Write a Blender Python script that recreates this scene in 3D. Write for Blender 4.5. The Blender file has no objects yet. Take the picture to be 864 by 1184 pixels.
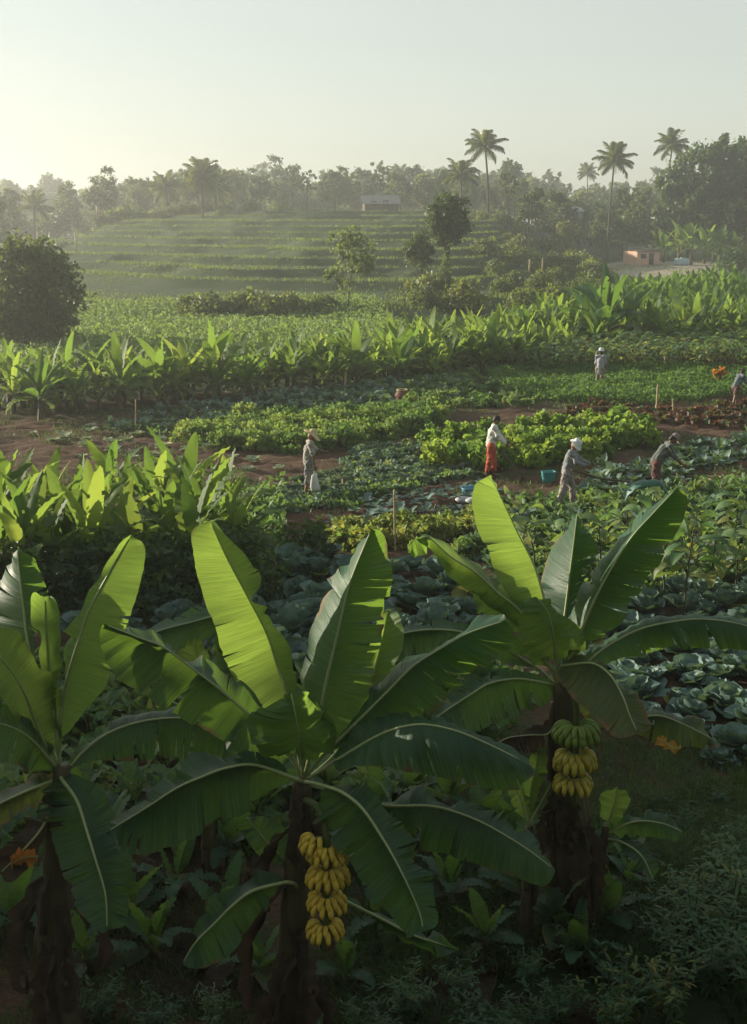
SKY_STRENGTH = 0.15; SKY_DUST = 1.0; SKY_AIR = 1.0; SKY_OZONE = 1.0; SKY_SAT = 0.5; SKY_GAMMA = 0.50; SUN_STRENGTH = 5.0; SUN_COLOR = (1.0, 0.88, 0.69); EXPOSURE = 1.12
HAZE = 0.00112; HAZE_COLOR = (0.93, 0.95, 0.94, 1)
SHADE_TREES = [(-21.5, 9, .82), (-24, 11, .88), (-21.5, 13, .82), (-24, 15, .88), (-21.5, 17.2, .80), (-24, 19.5, .85), (-21.5, 21.5, .82), (-24, 23.5, .87), (-21.5, 25, .82)]
SKY_BLOCK_TREES = [(-7, -5.5, .95), (0.5, -7, 1.0), (8, -5.5, .95), (-4, -12, 1.1), (5, -12, 1.1), (14, -2, .95), (15, 5, .9), (-14, -4, .95), (-15, 3, .8)]  # unseen trees added behind and beside the camera to keep skylight off the foreground
import bpy, math, random
import numpy as np
from mathutils import Vector, Matrix
R = math.radians
rng = np.random.default_rng(7)
SC = bpy.context.scene
COL = SC.collection

# ------------------------------------------------------------------ camera
CAMZ = 7.0
FPX = 1429.0
PITCH = math.atan(342.0 / FPX)
cam_d = bpy.data.cameras.new("camera")
cam = bpy.data.objects.new("camera", cam_d)
COL.objects.link(cam)
cam.location = (0, 0, CAMZ)
cam.rotation_euler = (math.pi / 2 - PITCH, 0, 0)
cam_d.sensor_fit = 'VERTICAL'
cam_d.angle = 2 * math.atan(592.0 / FPX)
cam_d.clip_start = 0.1
cam_d.clip_end = 3000
SC.camera = cam
cp, sp = math.cos(PITCH), math.sin(PITCH)


def at(px, py, D):
    """the point of the photo's pixel that stands D metres ahead of the camera"""
    a = (px - 432.0) / FPX
    b = (592.0 - py) / FPX
    dy = cp + b * sp
    dz = -sp + b * cp
    s = D / dy
    return np.array([a * s, D, CAMZ + dz * s])


def gnd(px, py, z=0.0):
    a = (px - 432.0) / FPX
    b = (592.0 - py) / FPX
    dy = cp + b * sp
    dz = -sp + b * cp
    s = (z - CAMZ) / dz
    return np.array([a * s, dy * s, z])


# ------------------------------------------------------------------ noise and helpers
_tab = np.random.default_rng(3).random((256, 256))


def vnoise(x, y):
    x = np.asarray(x, float); y = np.asarray(y, float)
    xi = np.floor(x).astype(int); yi = np.floor(y).astype(int)
    fx = x - xi; fy = y - yi
    fx = fx * fx * (3 - 2 * fx); fy = fy * fy * (3 - 2 * fy)
    g = lambda i, j: _tab[i % 256, j % 256]
    return (g(xi, yi) * (1 - fx) * (1 - fy) + g(xi + 1, yi) * fx * (1 - fy)
            + g(xi, yi + 1) * (1 - fx) * fy + g(xi + 1, yi + 1) * fx * fy)


def fbm(x, y, o=3):
    s = 0; a = 0.5; t = 0
    for k in range(o):
        s = s + a * vnoise(x * 2 ** k + 17.3 * k, y * 2 ** k + 5.1 * k); t += a; a *= 0.5
    return s / t


def sstep(a, b, x):
    t = np.clip((x - a) / (b - a), 0, 1)
    return t * t * (3 - 2 * t)


def inpoly(x, y, poly):
    x = np.asarray(x); y = np.asarray(y)
    c = np.zeros(x.shape, bool)
    n = len(poly)
    for i in range(n):
        x1, y1 = poly[i][:2]; x2, y2 = poly[(i + 1) % n][:2]
        if y1 == y2:
            continue
        k = ((y1 > y) != (y2 > y)) & (x < (x2 - x1) * (y - y1) / (y2 - y1) + x1)
        c ^= k
    return c


def gpoly(pts):
    return [tuple(gnd(a, b)[:2]) for a, b in pts]


def catmull(P, n):
    """n points along a Catmull-Rom curve through P, even in arc length"""
    P = np.asarray(P, float)
    if len(P) == 2:
        t = np.linspace(0, 1, n)[:, None]
        return P[0] * (1 - t) + P[1] * t
    Q = np.vstack([2 * P[0] - P[1], P, 2 * P[-1] - P[-2]])
    out = []
    for i in range(1, len(Q) - 2):
        for t in np.linspace(0, 1, 14, endpoint=False):
            a, b, c, d = Q[i - 1], Q[i], Q[i + 1], Q[i + 2]
            out.append(0.5 * ((2 * b) + (c - a) * t + (2 * a - 5 * b + 4 * c - d) * t * t + (3 * b - a - 3 * c + d) * t ** 3))
    out.append(P[-1])
    out = np.array(out)
    s = np.concatenate([[0], np.cumsum(np.linalg.norm(np.diff(out, axis=0), axis=1))])
    u = np.linspace(0, s[-1], n)
    return np.stack([np.interp(u, s, out[:, k]) for k in range(out.shape[1])], 1)


def nrm(v):
    v = np.asarray(v, float)
    return v / np.maximum(np.linalg.norm(v, axis=-1, keepdims=True), 1e-9)


class MB:
    """collects quads and triangles and links them as ONE mesh object"""

    def __init__(s):
        s.v = []; s.uv = []; s.q = []; s.t = []; s.qm = []; s.tm = []; s.n = 0

    def add(s, v, quads=None, tris=None, uv=None, mi=0):
        v = np.asarray(v, float).reshape(-1, 3)
        s.v.append(v)
        s.uv.append(np.zeros((len(v), 2)) if uv is None else np.asarray(uv, float).reshape(-1, 2))
        if quads is not None and len(quads):
            q = np.asarray(quads, int).reshape(-1, 4) + s.n
            s.q.append(q); s.qm.append(np.full(len(q), mi))
        if tris is not None and len(tris):
            t = np.asarray(tris, int).reshape(-1, 3) + s.n
            s.t.append(t); s.tm.append(np.full(len(t), mi))
        s.n += len(v)

    def grid(s, P, uv=None, mi=0, mask=None):
        """P: rows x cols x 3"""
        r, c = P.shape[:2]
        i = np.arange(r * c).reshape(r, c)
        q = np.stack([i[:-1, :-1], i[:-1, 1:], i[1:, 1:], i[1:, :-1]], -1)
        if mask is not None:
            q = q[mask]
        s.add(P.reshape(-1, 3), q.reshape(-1, 4), None, None if uv is None else uv.reshape(-1, 2), mi)

    def tube(s, path, rad, sides=8, mi=0, cap=True, uvs=1.0):
        path = np.asarray(path, float)
        n = len(path)
        rad = np.broadcast_to(np.asarray(rad, float), (n,)) if np.ndim(rad) < 2 else rad
        T = nrm(np.gradient(path, axis=0))
        up = np.array([0, 0, 1.0]) if abs(T[0, 2]) < 0.9 else np.array([1.0, 0, 0])
        N = np.zeros_like(path)
        a = nrm(np.cross(T[0], up))
        for k in range(n):
            a = nrm(a - T[k] * np.dot(a, T[k])); N[k] = a
        B = np.cross(T, N)
        th = np.linspace(0, 2 * np.pi, sides + 1)
        P = path[:, None] + rad[:, None, None] * (np.cos(th)[None, :, None] * N[:, None] + np.sin(th)[None, :, None] * B[:, None])
        L = np.concatenate([[0], np.cumsum(np.linalg.norm(np.diff(path, axis=0), axis=1))]) * uvs
        uv = np.stack(np.broadcast_arrays(L[:, None], (th / (2 * np.pi))[None]), -1)
        # welded ring
        P2 = P[:, :-1]
        i = np.arange(n * sides).reshape(n, sides)
        j = np.roll(i, -1, axis=1)
        q = np.stack([i[:-1], j[:-1], j[1:], i[1:]], -1).reshape(-1, 4)
        v = P2.reshape(-1, 3); u = uv[:, :-1].reshape(-1, 2)
        tr = []
        if cap:
            v = np.vstack([v, path[0], path[-1]]); u = np.vstack([u, [0, 0], [L[-1], 0]])
            c0, c1 = n * sides, n * sides + 1
            for k in range(sides):
                tr.append((c0, j[0, k], i[0, k])); tr.append((c1, i[-1, k], j[-1, k]))
        s.add(v, q, tr, u, mi)

    def box(s, c, size, mi=0, rz=0.0, taper=1.0):
        x, y, z = np.array(size) / 2.0
        v = np.array([[-x, -y, -z], [x, -y, -z], [x, y, -z], [-x, y, -z],
                      [-x * taper, -y * taper, z], [x * taper, -y * taper, z], [x * taper, y * taper, z], [-x * taper, y * taper, z]])
        M = np.array([[math.cos(rz), -math.sin(rz), 0], [math.sin(rz), math.cos(rz), 0], [0, 0, 1]])
        s.add(v @ M.T + np.array(c), [(0, 3, 2, 1), (4, 5, 6, 7), (0, 1, 5, 4), (1, 2, 6, 5), (2, 3, 7, 6), (3, 0, 4, 7)], mi=mi)

    def ellipsoid(s, c, r, nu=12, nv=8, mi=0, M=None):
        th = np.linspace(0, np.pi, nv + 1)[1:-1]
        ph = np.linspace(0, 2 * np.pi, nu, endpoint=False)
        v = np.stack([np.outer(np.sin(th), np.cos(ph)), np.outer(np.sin(th), np.sin(ph)), np.outer(np.cos(th), np.ones(nu))], -1).reshape(-1, 3)
        v = np.vstack([v, [0, 0, 1], [0, 0, -1]]) * np.array(r)
        if M is not None:
            v = v @ np.asarray(M).T
        i = np.arange((nv - 1) * nu).reshape(nv - 1, nu); j = np.roll(i, -1, 1)
        q = np.stack([i[:-1], i[1:], j[1:], j[:-1]], -1).reshape(-1, 4)
        a, b = (nv - 1) * nu, (nv - 1) * nu + 1
        t = [(a, i[0, k], j[0, k]) for k in range(nu)] + [(b, j[-1, k], i[-1, k]) for k in range(nu)]
        s.add(v + np.array(c), q, t, mi=mi)

    def mesh(s, name, mats, smooth=True):
        me = bpy.data.meshes.new(name)
        v = np.vstack(s.v); uv = np.vstack(s.uv)
        q = np.vstack(s.q) if s.q else np.zeros((0, 4), int)
        t = np.vstack(s.t) if s.t else np.zeros((0, 3), int)
        loops = np.concatenate([q.ravel(), t.ravel()]).astype(np.int32)
        st = np.concatenate([np.arange(len(q)) * 4, len(q) * 4 + np.arange(len(t)) * 3]).astype(np.int32)
        me.vertices.add(len(v)); me.vertices.foreach_set("co", v.astype(np.float32).ravel())
        me.loops.add(len(loops)); me.loops.foreach_set("vertex_index", loops)
        me.polygons.add(len(st)); me.polygons.foreach_set("loop_start", st)
        mi = np.concatenate([np.concatenate(s.qm) if s.qm else [], np.concatenate(s.tm) if s.tm else []]).astype(np.int32)
        for m in (mats if isinstance(mats, (list, tuple)) else [mats]):
            me.materials.append(m)
        me.polygons.foreach_set("material_index", mi)
        me.polygons.foreach_set("use_smooth", np.full(len(st), smooth))
        ul = me.uv_layers.new(name="UVMap")
        ul.data.foreach_set("uv", uv[loops].astype(np.float32).ravel())
        me.update(calc_edges=True)
        me.validate()
        return me

    def build(s, name, mats, parent=None, loc=(0, 0, 0), smooth=True):
        return link(name, s.mesh(name, mats, smooth), parent, loc)


def link(name, me, parent=None, loc=(0, 0, 0), rz=0.0, sc=1.0):
    o = bpy.data.objects.new(name, me)
    COL.objects.link(o)
    o.location = tuple(float(x) for x in loc)
    o.rotation_euler = (0, 0, rz)
    if np.ndim(sc) == 0:
        o.scale = (sc, sc, sc)
    else:
        o.scale = tuple(sc)
    if parent is not None:
        o.parent = parent
    return o


def tag(o, label=None, cat=None, group=None, kind=None):
    if label: o["label"] = label
    if cat: o["category"] = cat
    if group: o["group"] = group
    if kind: o["kind"] = kind
    return o


def empty(name, loc=(0, 0, 0), rz=0.0, sc=1.0):
    return link(name, None, None, loc, rz, sc)


# ------------------------------------------------------------------ materials
def newmat(name):
    m = bpy.data.materials.new(name)
    m.use_nodes = True
    nt = m.node_tree
    nt.nodes.clear()
    return m, nt


class NT:
    def __init__(s, nt): s.nt = nt

    def n(s, t, **kw):
        x = s.nt.nodes.new(t)
        for k, v in kw.items():
            if k == 'i':
                for a, b in v.items(): x.inputs[a].default_value = b
            else:
                setattr(x, k, v)
        return x

    def l(s, a, b): s.nt.links.new(a, b)


def col4(c): return (c[0], c[1], c[2], 1.0)


def ramp(N, fac, stops):
    r = N.n('ShaderNodeValToRGB')
    e = r.color_ramp.elements
    while len(e) < len(stops): e.new(0.5)
    for k, (p, c) in enumerate(stops):
        e[k].position = p; e[k].color = col4(c)
    N.l(fac, r.inputs[0])
    return r.outputs[0]


def simple(name, c, rough=0.8, var=0.25, scale=8.0, bump=0.0, spec=0.3, c2=None, metallic=0.0, coord='Object', stretch=(1, 1, 1), obvar=0.0):
    """a matte surface with noise-varied base colour"""
    m, nt = newmat(name); N = NT(nt)
    tc = N.n('ShaderNodeTexCoord'); mp = N.n('ShaderNodeMapping'); mp.inputs['Scale'].default_value = stretch
    N.l(tc.outputs[coord], mp.inputs[0])
    no = N.n('ShaderNodeTexNoise', i={'Scale': scale, 'Detail': 5.0, 'Roughness': 0.65})
    N.l(mp.outputs[0], no.inputs[0])
    c2 = c2 or tuple(x * (1 - var) for x in c)
    c1 = tuple(min(1, x * (1 + var * 0.6)) for x in c) if c2 is None else c
    col = ramp(N, no.outputs[0], [(0.3, c2), (0.7, c1)])
    if obvar:
        oi = N.n('ShaderNodeObjectInfo')
        hs = N.n('ShaderNodeHueSaturation')
        mr = N.n('ShaderNodeMapRange', i={'To Min': 1 - obvar, 'To Max': 1 + obvar})
        N.l(oi.outputs['Random'], mr.inputs[0]); N.l(mr.outputs[0], hs.inputs['Value']); N.l(col, hs.inputs['Color'])
        col = hs.outputs[0]
    p = N.n('ShaderNodeBsdfPrincipled', i={'Roughness': rough, 'Metallic': metallic})
    p.inputs['Specular IOR Level'].default_value = spec
    N.l(col, p.inputs['Base Color'])
    if bump:
        b = N.n('ShaderNodeBump', i={'Strength': bump, 'Distance': 0.02}); N.l(no.outputs[0], b.inputs['Height']); N.l(b.outputs[0], p.inputs['Normal'])
    o = N.n('ShaderNodeOutputMaterial'); N.l(p.outputs[0], o.inputs[0])
    return m


def leafmat(name, c1, c2, tr, trans=0.4, rough=0.5, spec=0.4, nscale=3.0, vein=0.0, brown=0.0, obvar=0.15, hue=0.02, veinscale=(160.0, 2.0), bump=0.25, browncol=(0.14, 0.095, 0.045), rib=None):
    """leaf: diffuse + gloss on top, light coming through from behind. c1, c2: reflectance, tr: colour of the transmitted light"""
    m, nt = newmat(name); N = NT(nt)
    tc = N.n('ShaderNodeTexCoord')
    no = N.n('ShaderNodeTexNoise', i={'Scale': nscale, 'Detail': 4.0, 'Roughness': 0.6}); N.l(tc.outputs['Object'], no.inputs[0])
    col = ramp(N, no.outputs[0], [(0.32, c1), (0.68, c2)])
    trc = N.n('ShaderNodeRGB'); trc.outputs[0].default_value = col4(tr); trcol = trc.outputs[0]
    bumpn = None
    if vein:
        mp = N.n('ShaderNodeMapping'); mp.inputs['Scale'].default_value = (veinscale[0], veinscale[1], 1)
        N.l(tc.outputs['UV'], mp.inputs[0])
        vn = N.n('ShaderNodeTexNoise', i={'Scale': 1.0, 'Detail': 3.0, 'Roughness': 0.7}); N.l(mp.outputs[0], vn.inputs[0])
        mr = N.n('ShaderNodeMapRange', i={'From Min': 0.25, 'From Max': 0.75, 'To Min': 1 - vein, 'To Max': 1 + vein}); N.l(vn.outputs[0], mr.inputs[0])
        for which in (0, 1):
            mx = N.n('ShaderNodeMix', data_type='RGBA', blend_type='MULTIPLY'); mx.inputs['Factor'].default_value = 1.0
            N.l(col if which == 0 else trcol, mx.inputs['A']); N.l(mr.outputs[0], mx.inputs['B'])
            if which == 0: col = mx.outputs['Result']
            else: trcol = mx.outputs['Result']
        mp2 = N.n('ShaderNodeMapping'); mp2.inputs['Scale'].default_value = (veinscale[0] * .16, veinscale[1] * .5, 1)
        N.l(tc.outputs['UV'], mp2.inputs[0])
        vn2 = N.n('ShaderNodeTexNoise', i={'Scale': 1.0, 'Detail': 2.0, 'Roughness': 0.5}); N.l(mp2.outputs[0], vn2.inputs[0])
        mad = N.n('ShaderNodeMath', operation='MULTIPLY_ADD', i={1: 2.2}); N.l(vn2.outputs[0], mad.inputs[0]); N.l(vn.outputs[0], mad.inputs[2])
        bumpn = mad.outputs[0]
    if brown:
        # withered margins and spots: they belong to the leaf, by its own UV
        sx = N.n('ShaderNodeSeparateXYZ'); N.l(tc.outputs['UV'], sx.inputs[0])
        a = N.n('ShaderNodeMath', operation='SUBTRACT', i={1: 0.5}); N.l(sx.outputs[1], a.inputs[0])
        ab = N.n('ShaderNodeMath', operation='ABSOLUTE'); N.l(a.outputs[0], ab.inputs[0])
        n2 = N.n('ShaderNodeTexNoise', i={'Scale': 4.0, 'Detail': 4.0}); N.l(tc.outputs['Object'], n2.inputs[0])
        ad = N.n('ShaderNodeMath', operation='MULTIPLY_ADD', i={1: 0.42 * 1.0, 2: 0.0}); N.l(n2.outputs[0], ad.inputs[0])
        sm = N.n('ShaderNodeMath', operation='ADD'); N.l(ab.outputs[0], sm.inputs[0]); N.l(ad.outputs[0], sm.inputs[1])
        mr2 = N.n('ShaderNodeMapRange', i={'From Min': 0.79 - 0.16 * brown, 'From Max': 0.86 - 0.16 * brown}); N.l(sm.outputs[0], mr2.inputs[0])
        for which in (0, 1):
            mx = N.n('ShaderNodeMix', data_type='RGBA'); N.l(mr2.outputs[0], mx.inputs['Factor'])
            N.l(col if which == 0 else trcol, mx.inputs['A'])
            mx.inputs['B'].default_value = col4(browncol if which == 0 else tuple(x * 1.2 for x in browncol))
            if which == 0: col = mx.outputs['Result']
            else: trcol = mx.outputs['Result']
    if obvar or hue:
        oi = N.n('ShaderNodeObjectInfo')
        m1 = N.n('ShaderNodeMapRange', i={'To Min': 1 - obvar, 'To Max': 1 + obvar}); N.l(oi.outputs['Random'], m1.inputs[0])
        m2 = N.n('ShaderNodeMapRange', i={'To Min': 0.5 + hue, 'To Max': 0.5 - hue}); N.l(oi.outputs['Random'], m2.inputs[0])
        for which in (0, 1):
            hs = N.n('ShaderNodeHueSaturation'); N.l(m1.outputs[0], hs.inputs['Value']); N.l(m2.outputs[0], hs.inputs['Hue'])
            N.l(col if which == 0 else trcol, hs.inputs['Color'])
            if which == 0: col = hs.outputs[0]
            else: trcol = hs.outputs[0]
    p = N.n('ShaderNodeBsdfPrincipled', i={'Roughness': rough}); p.inputs['Specular IOR Level'].default_value = spec
    N.l(col, p.inputs['Base Color'])
    t = N.n('ShaderNodeBsdfTranslucent'); N.l(trcol, t.inputs[0])
    if bumpn is not None and bump:
        b = N.n('ShaderNodeBump', i={'Strength': bump, 'Distance': 0.010}); N.l(bumpn, b.inputs['Height'])
        N.l(b.outputs[0], p.inputs['Normal'])
    x = N.n('ShaderNodeMixShader'); x.inputs[0].default_value = trans
    N.l(p.outputs[0], x.inputs[1]); N.l(t.outputs[0], x.inputs[2])
    o = N.n('ShaderNodeOutputMaterial'); N.l(x.outputs[0], o.inputs[0])
    return m


M = {}
M['banana'] = leafmat('banana_leaf', (0.018, 0.058, 0.030), (0.032, 0.088, 0.042), (0.19, 0.34, 0.04), trans=0.32, rough=0.48, spec=0.30, vein=0.45, veinscale=(120, 1.6), brown=0.62, bump=0.5, obvar=0.12, hue=0.008, nscale=2.2)
M['banana_young'] = leafmat('young_banana_leaf', (0.05, 0.11, 0.025), (0.075, 0.14, 0.03), (0.26, 0.41, 0.06), trans=0.42, rough=0.48, spec=0.28, vein=0.38, veinscale=(120, 1.6), brown=0.35, bump=0.4, obvar=0.1, hue=0.01)
M['banana_old'] = leafmat('ageing_banana_leaf', (0.028, 0.062, 0.026), (0.060, 0.080, 0.034), (0.24, 0.30, 0.05), trans=0.34, rough=0.5, spec=0.3, vein=0.45, brown=0.95, obvar=0.1, nscale=3.5, browncol=(0.20, 0.13, 0.06))
M['midrib'] = simple('midrib', (0.30, 0.35, 0.15), 0.45, 0.2, 20, spec=0.5)
M['dry_leaf'] = leafmat('dry_banana_leaf', (0.070, 0.056, 0.040), (0.034, 0.026, 0.020), (0.10, 0.065, 0.035), trans=0.25, rough=0.8, spec=0.1, vein=0.4, nscale=5)
M['pseudostem'] = simple('pseudostem', (0.085, 0.075, 0.035), 0.6, 0.5, 5, 0.5, c2=(0.03, 0.022, 0.014), stretch=(1, 1, 0.18))
M['stalk'] = simple('fruit_stalk', (0.08, 0.12, 0.03), 0.6, 0.3, 14, 0.2)
M['banana_yellow'] = simple('ripe_banana', (0.60, 0.44, 0.05), 0.5, 0.2, 25, spec=0.3, c2=(0.44, 0.30, 0.035), obvar=0.12)
M['banana_green'] = simple('green_banana', (0.17, 0.25, 0.03), 0.42, 0.2, 12, spec=0.4, c2=(0.09, 0.16, 0.02), obvar=0.12)
M['banana_turning'] = simple('turning_banana', (0.45, 0.32, 0.025), 0.42, 0.2, 9, spec=0.4, c2=(0.20, 0.24, 0.03), obvar=0.12)
M['banana_tip'] = simple('banana_tip', (0.02, 0.014, 0.008), 0.8)
M['grove'] = leafmat('grove_leaf', (0.040, 0.085, 0.020), (0.065, 0.12, 0.026), (0.27, 0.40, 0.055), trans=0.42, rough=0.6, spec=0.2, obvar=0.25, hue=0.02, nscale=1.2, brown=0.1)
M['grove_stem'] = simple('grove_stem', (0.07, 0.075, 0.03), 0.7, 0.4, 5, c2=(0.04, 0.03, 0.015), stretch=(1, 1, .2))
M['cabbage'] = leafmat('cabbage_leaf', (0.072, 0.132, 0.118), (0.150, 0.230, 0.212), (0.16, 0.26, 0.08), trans=0.18, rough=0.55, spec=0.3, vein=0.25, veinscale=(9, 9), obvar=0.15, hue=0.015, nscale=9)
M['cabbage_heart'] = leafmat('cabbage_heart', (0.12, 0.19, 0.13), (0.19, 0.27, 0.19), (0.16, 0.26, 0.06), trans=0.12, rough=0.4, spec=0.4, vein=0.2, veinscale=(8, 8), obvar=0.15, nscale=8)
M['kale'] = leafmat('cauliflower_leaf', (0.070, 0.125, 0.105), (0.140, 0.21, 0.180), (0.16, 0.26, 0.05), trans=0.25, rough=0.6, spec=0.25, obvar=0.25, hue=0.02, nscale=8)
M['lettuce'] = leafmat('mustard_leaf', (0.07, 0.13, 0.02), (0.12, 0.20, 0.03), (0.34, 0.50, 0.06), trans=0.4, rough=0.6, spec=0.2, obvar=0.2, hue=0.02, nscale=6)
M['bean'] = leafmat('bean_leaf', (0.065, 0.125, 0.038), (0.115, 0.19, 0.055), (0.26, 0.40, 0.06), trans=0.38, rough=0.6, spec=0.22, obvar=0.25, hue=0.025, nscale=5)
M['green'] = leafmat('mixed_leaf', (0.060, 0.120, 0.050), (0.11, 0.185, 0.075), (0.22, 0.35, 0.06), trans=0.35, rough=0.6, spec=0.25, obvar=0.3, hue=0.03, nscale=6)
M['dark_green'] = leafmat('shrub_leaf', (0.020, 0.052, 0.018), (0.038, 0.080, 0.022), (0.12, 0.20, 0.03), trans=0.3, rough=0.5, spec=0.35, obvar=0.2, hue=0.02, nscale=5)
M['weed'] = leafmat('weed_leaf', (0.034, 0.085, 0.034), (0.062, 0.125, 0.050), (0.14, 0.24, 0.05), trans=0.3, rough=0.55, spec=0.25, obvar=0.2, hue=0.02, nscale=5)
M['yellow_leaf'] = leafmat('yellowing_leaf', (0.10, 0.145, 0.035), (0.17, 0.17, 0.05), (0.32, 0.38, 0.06), trans=0.4, rough=0.5, spec=0.3, obvar=0.25, hue=0.03, nscale=6)  # real yellow leaves, and sun flecks coloured into the front weed bushes
M['pale'] = leafmat('pale_leaf', (0.26, 0.31, 0.19), (0.36, 0.40, 0.26), (0.3, 0.36, 0.15), trans=0.25, rough=0.7, spec=0.15, obvar=0.2, hue=0.02, nscale=6)
M['red_leaf'] = leafmat('reddish_leaf', (0.07, 0.035, 0.03), (0.12, 0.06, 0.04), (0.22, 0.09, 0.04), trans=0.3, rough=0.5, spec=0.3, obvar=0.3, hue=0.02, nscale=6)
M['orange_flower'] = leafmat('orange_flower', (0.60, 0.20, 0.03), (0.50, 0.26, 0.04), (0.7, 0.25, 0.03), trans=0.35, rough=0.6, spec=0.2, nscale=9)
M['tree_leaf'] = leafmat('tree_leaf', (0.026, 0.055, 0.018), (0.048, 0.085, 0.025), (0.16, 0.22, 0.03), trans=0.32, rough=0.5, spec=0.35, obvar=0.2, hue=0.02, nscale=0.7)
M['tree_leaf_light'] = leafmat('light_tree_leaf', (0.05, 0.085, 0.025), (0.085, 0.12, 0.035), (0.26, 0.32, 0.05), trans=0.38, rough=0.5, spec=0.35, obvar=0.2, hue=0.02, nscale=0.9)
M['palm_leaf'] = leafmat('palm_leaf', (0.035, 0.06, 0.018), (0.06, 0.085, 0.025), (0.2, 0.24, 0.03), trans=0.3, rough=0.4, spec=0.4, obvar=0.15, nscale=1.0)
M['orange_leaf'] = leafmat('orange_leaf', (0.50, 0.22, 0.03), (0.40, 0.24, 0.05), (0.5, 0.22, 0.03), trans=0.35, rough=0.6, spec=0.2, vein=.3)
M['grass'] = leafmat('grass_blade', (0.020, 0.050, 0.018), (0.040, 0.075, 0.024), (0.14, 0.22, 0.04), trans=0.35, rough=0.5, spec=0.3, obvar=0, hue=0, nscale=1.2)
M['terrace_grass'] = leafmat('terrace_grass', (0.030, 0.064, 0.022), (0.056, 0.090, 0.028), (0.22, 0.30, 0.04), trans=0.4, rough=0.6, spec=0.2, obvar=0, hue=0, nscale=0.25)
M['bark'] = simple('bark', (0.10, 0.075, 0.05), 0.9, 0.4, 6, 0.5, stretch=(1, 1, .25))
M['bamboo'] = simple('bamboo_stake', (0.34, 0.26, 0.14), 0.6, 0.25, 10)
M['straw'] = simple('straw_hat', (0.50, 0.40, 0.22), 0.8, 0.25, 30, 0.3)
# ------------------------------------------------------------------ light, sky, air
SUN_EL = R(14.0)
sx_, sy_ = -0.90, 0.44
hn = math.hypot(sx_, sy_)
SUN = np.array([sx_ / hn * math.cos(SUN_EL), sy_ / hn * math.cos(SUN_EL), math.sin(SUN_EL)])
w = bpy.data.worlds.new("World"); SC.world = w; w.use_nodes = True
nt = w.node_tree; N = NT(nt)
bg = nt.nodes['Background']
sky = N.n('ShaderNodeTexSky', sky_type='NISHITA', sun_disc=False, sun_elevation=SUN_EL,
          sun_rotation=math.atan2(SUN[0], SUN[1]) % (2 * math.pi), air_density=SKY_AIR, dust_density=SKY_DUST, ozone_density=SKY_OZONE)
hs = N.n('ShaderNodeHueSaturation'); hs.inputs['Saturation'].default_value = SKY_SAT; hs.inputs['Value'].default_value = 1.3
gm = N.n('ShaderNodeGamma'); gm.inputs[1].default_value = SKY_GAMMA
N.l(sky.outputs[0], hs.inputs['Color']); N.l(hs.outputs[0], gm.inputs[0]); tn = N.n('ShaderNodeMix', data_type='RGBA', blend_type='MULTIPLY'); tn.inputs['Factor'].default_value = 1.0; tn.inputs['B'].default_value = (0.97, 1.0, 0.92, 1)
N.l(gm.outputs[0], tn.inputs['A']); N.l(tn.outputs['Result'], bg.inputs[0]); bg.inputs[1].default_value = SKY_STRENGTH
sl = bpy.data.lights.new("sun", 'SUN'); sl.energy = SUN_STRENGTH; sl.angle = R(0.6); sl.color = SUN_COLOR
so = bpy.data.objects.new("sun", sl); COL.objects.link(so)
so.rotation_euler = Vector((-SUN[0], -SUN[1], -SUN[2])).to_track_quat('-Z', 'Y').to_euler()
so.location = (-60, 60, 60)
SC.view_settings.view_transform = 'Standard'; SC.view_settings.look = 'None'
SC.view_settings.exposure = EXPOSURE; SC.view_settings.gamma = 1.0
SC.render.engine = 'CYCLES'
cy = SC.cycles
cy.max_bounces = 6; cy.diffuse_bounces = 3; cy.glossy_bounces = 2; cy.transmission_bounces = 3; cy.volume_bounces = 1; cy.transparent_max_bounces = 6
cy.use_denoising = True
try:
    cy.denoiser = 'OPENIMAGEDENOISE'; cy.denoising_input_passes = 'RGB_ALBEDO_NORMAL'
except Exception: pass
cy.use_adaptive_sampling = True; cy.adaptive_threshold = 0.015
cy.caustics_reflective = False; cy.caustics_refractive = False
cy.sample_clamp_indirect = 6.0

hm, nt = newmat('haze_air'); N = NT(nt)
pv = N.n('ShaderNodeVolumePrincipled')
for k in ('Density Attribute', 'Color Attribute', 'Temperature Attribute'):
    if k in pv.inputs: pv.inputs[k].default_value = ""
pv.inputs['Color'].default_value = HAZE_COLOR
pv.inputs['Density'].default_value = HAZE
pv.inputs['Anisotropy'].default_value = 0.72
o = N.n('ShaderNodeOutputMaterial'); N.l(pv.outputs[0], o.inputs['Volume'])
try: hm.cycles.homogeneous_volume = True
except Exception: pass
b = MB(); b.box((0, 285, 10.65), (860, 670, 23.7))
hz = b.build('haze', hm, smooth=False); tag(hz, kind='stuff', label='pale sunlit morning haze over the fields')

# ------------------------------------------------------------------ terrain
STEP = 0.70


def hill_raw(x, y):
    x = np.asarray(x, float); y = np.asarray(y, float)
    y = y - 0.016 * (x - 2) ** 2 * sstep(70, 120, y)
    prof = np.interp(y, [60, 68, 105, 200, 215, 270, 420, 600], [0, 0.02, 1.0, 8.1, 8.2, 7.0, 3.0, 3.0])
    L = sstep(-66, -38, x) * (1 - sstep(9, 27, x + (y - 140) * -0.15))
    wob = (fbm(x * 0.045 + 3, y * 0.045 + 9, 3) - 0.5) * 1.3 * np.clip(prof / 2.0, 0, 1)
    rest = np.interp(y, [60, 105, 200, 260, 420, 600], [0, 0.0, 0.3, 1.5, 3.0, 3.0])
    return np.maximum(prof * L + (wob + (fbm(x * .16, y * .16, 3) - .5) * .55 * np.clip(prof / 2.0, 0, 1)) * L, 0) + rest * (1 - L)


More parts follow.
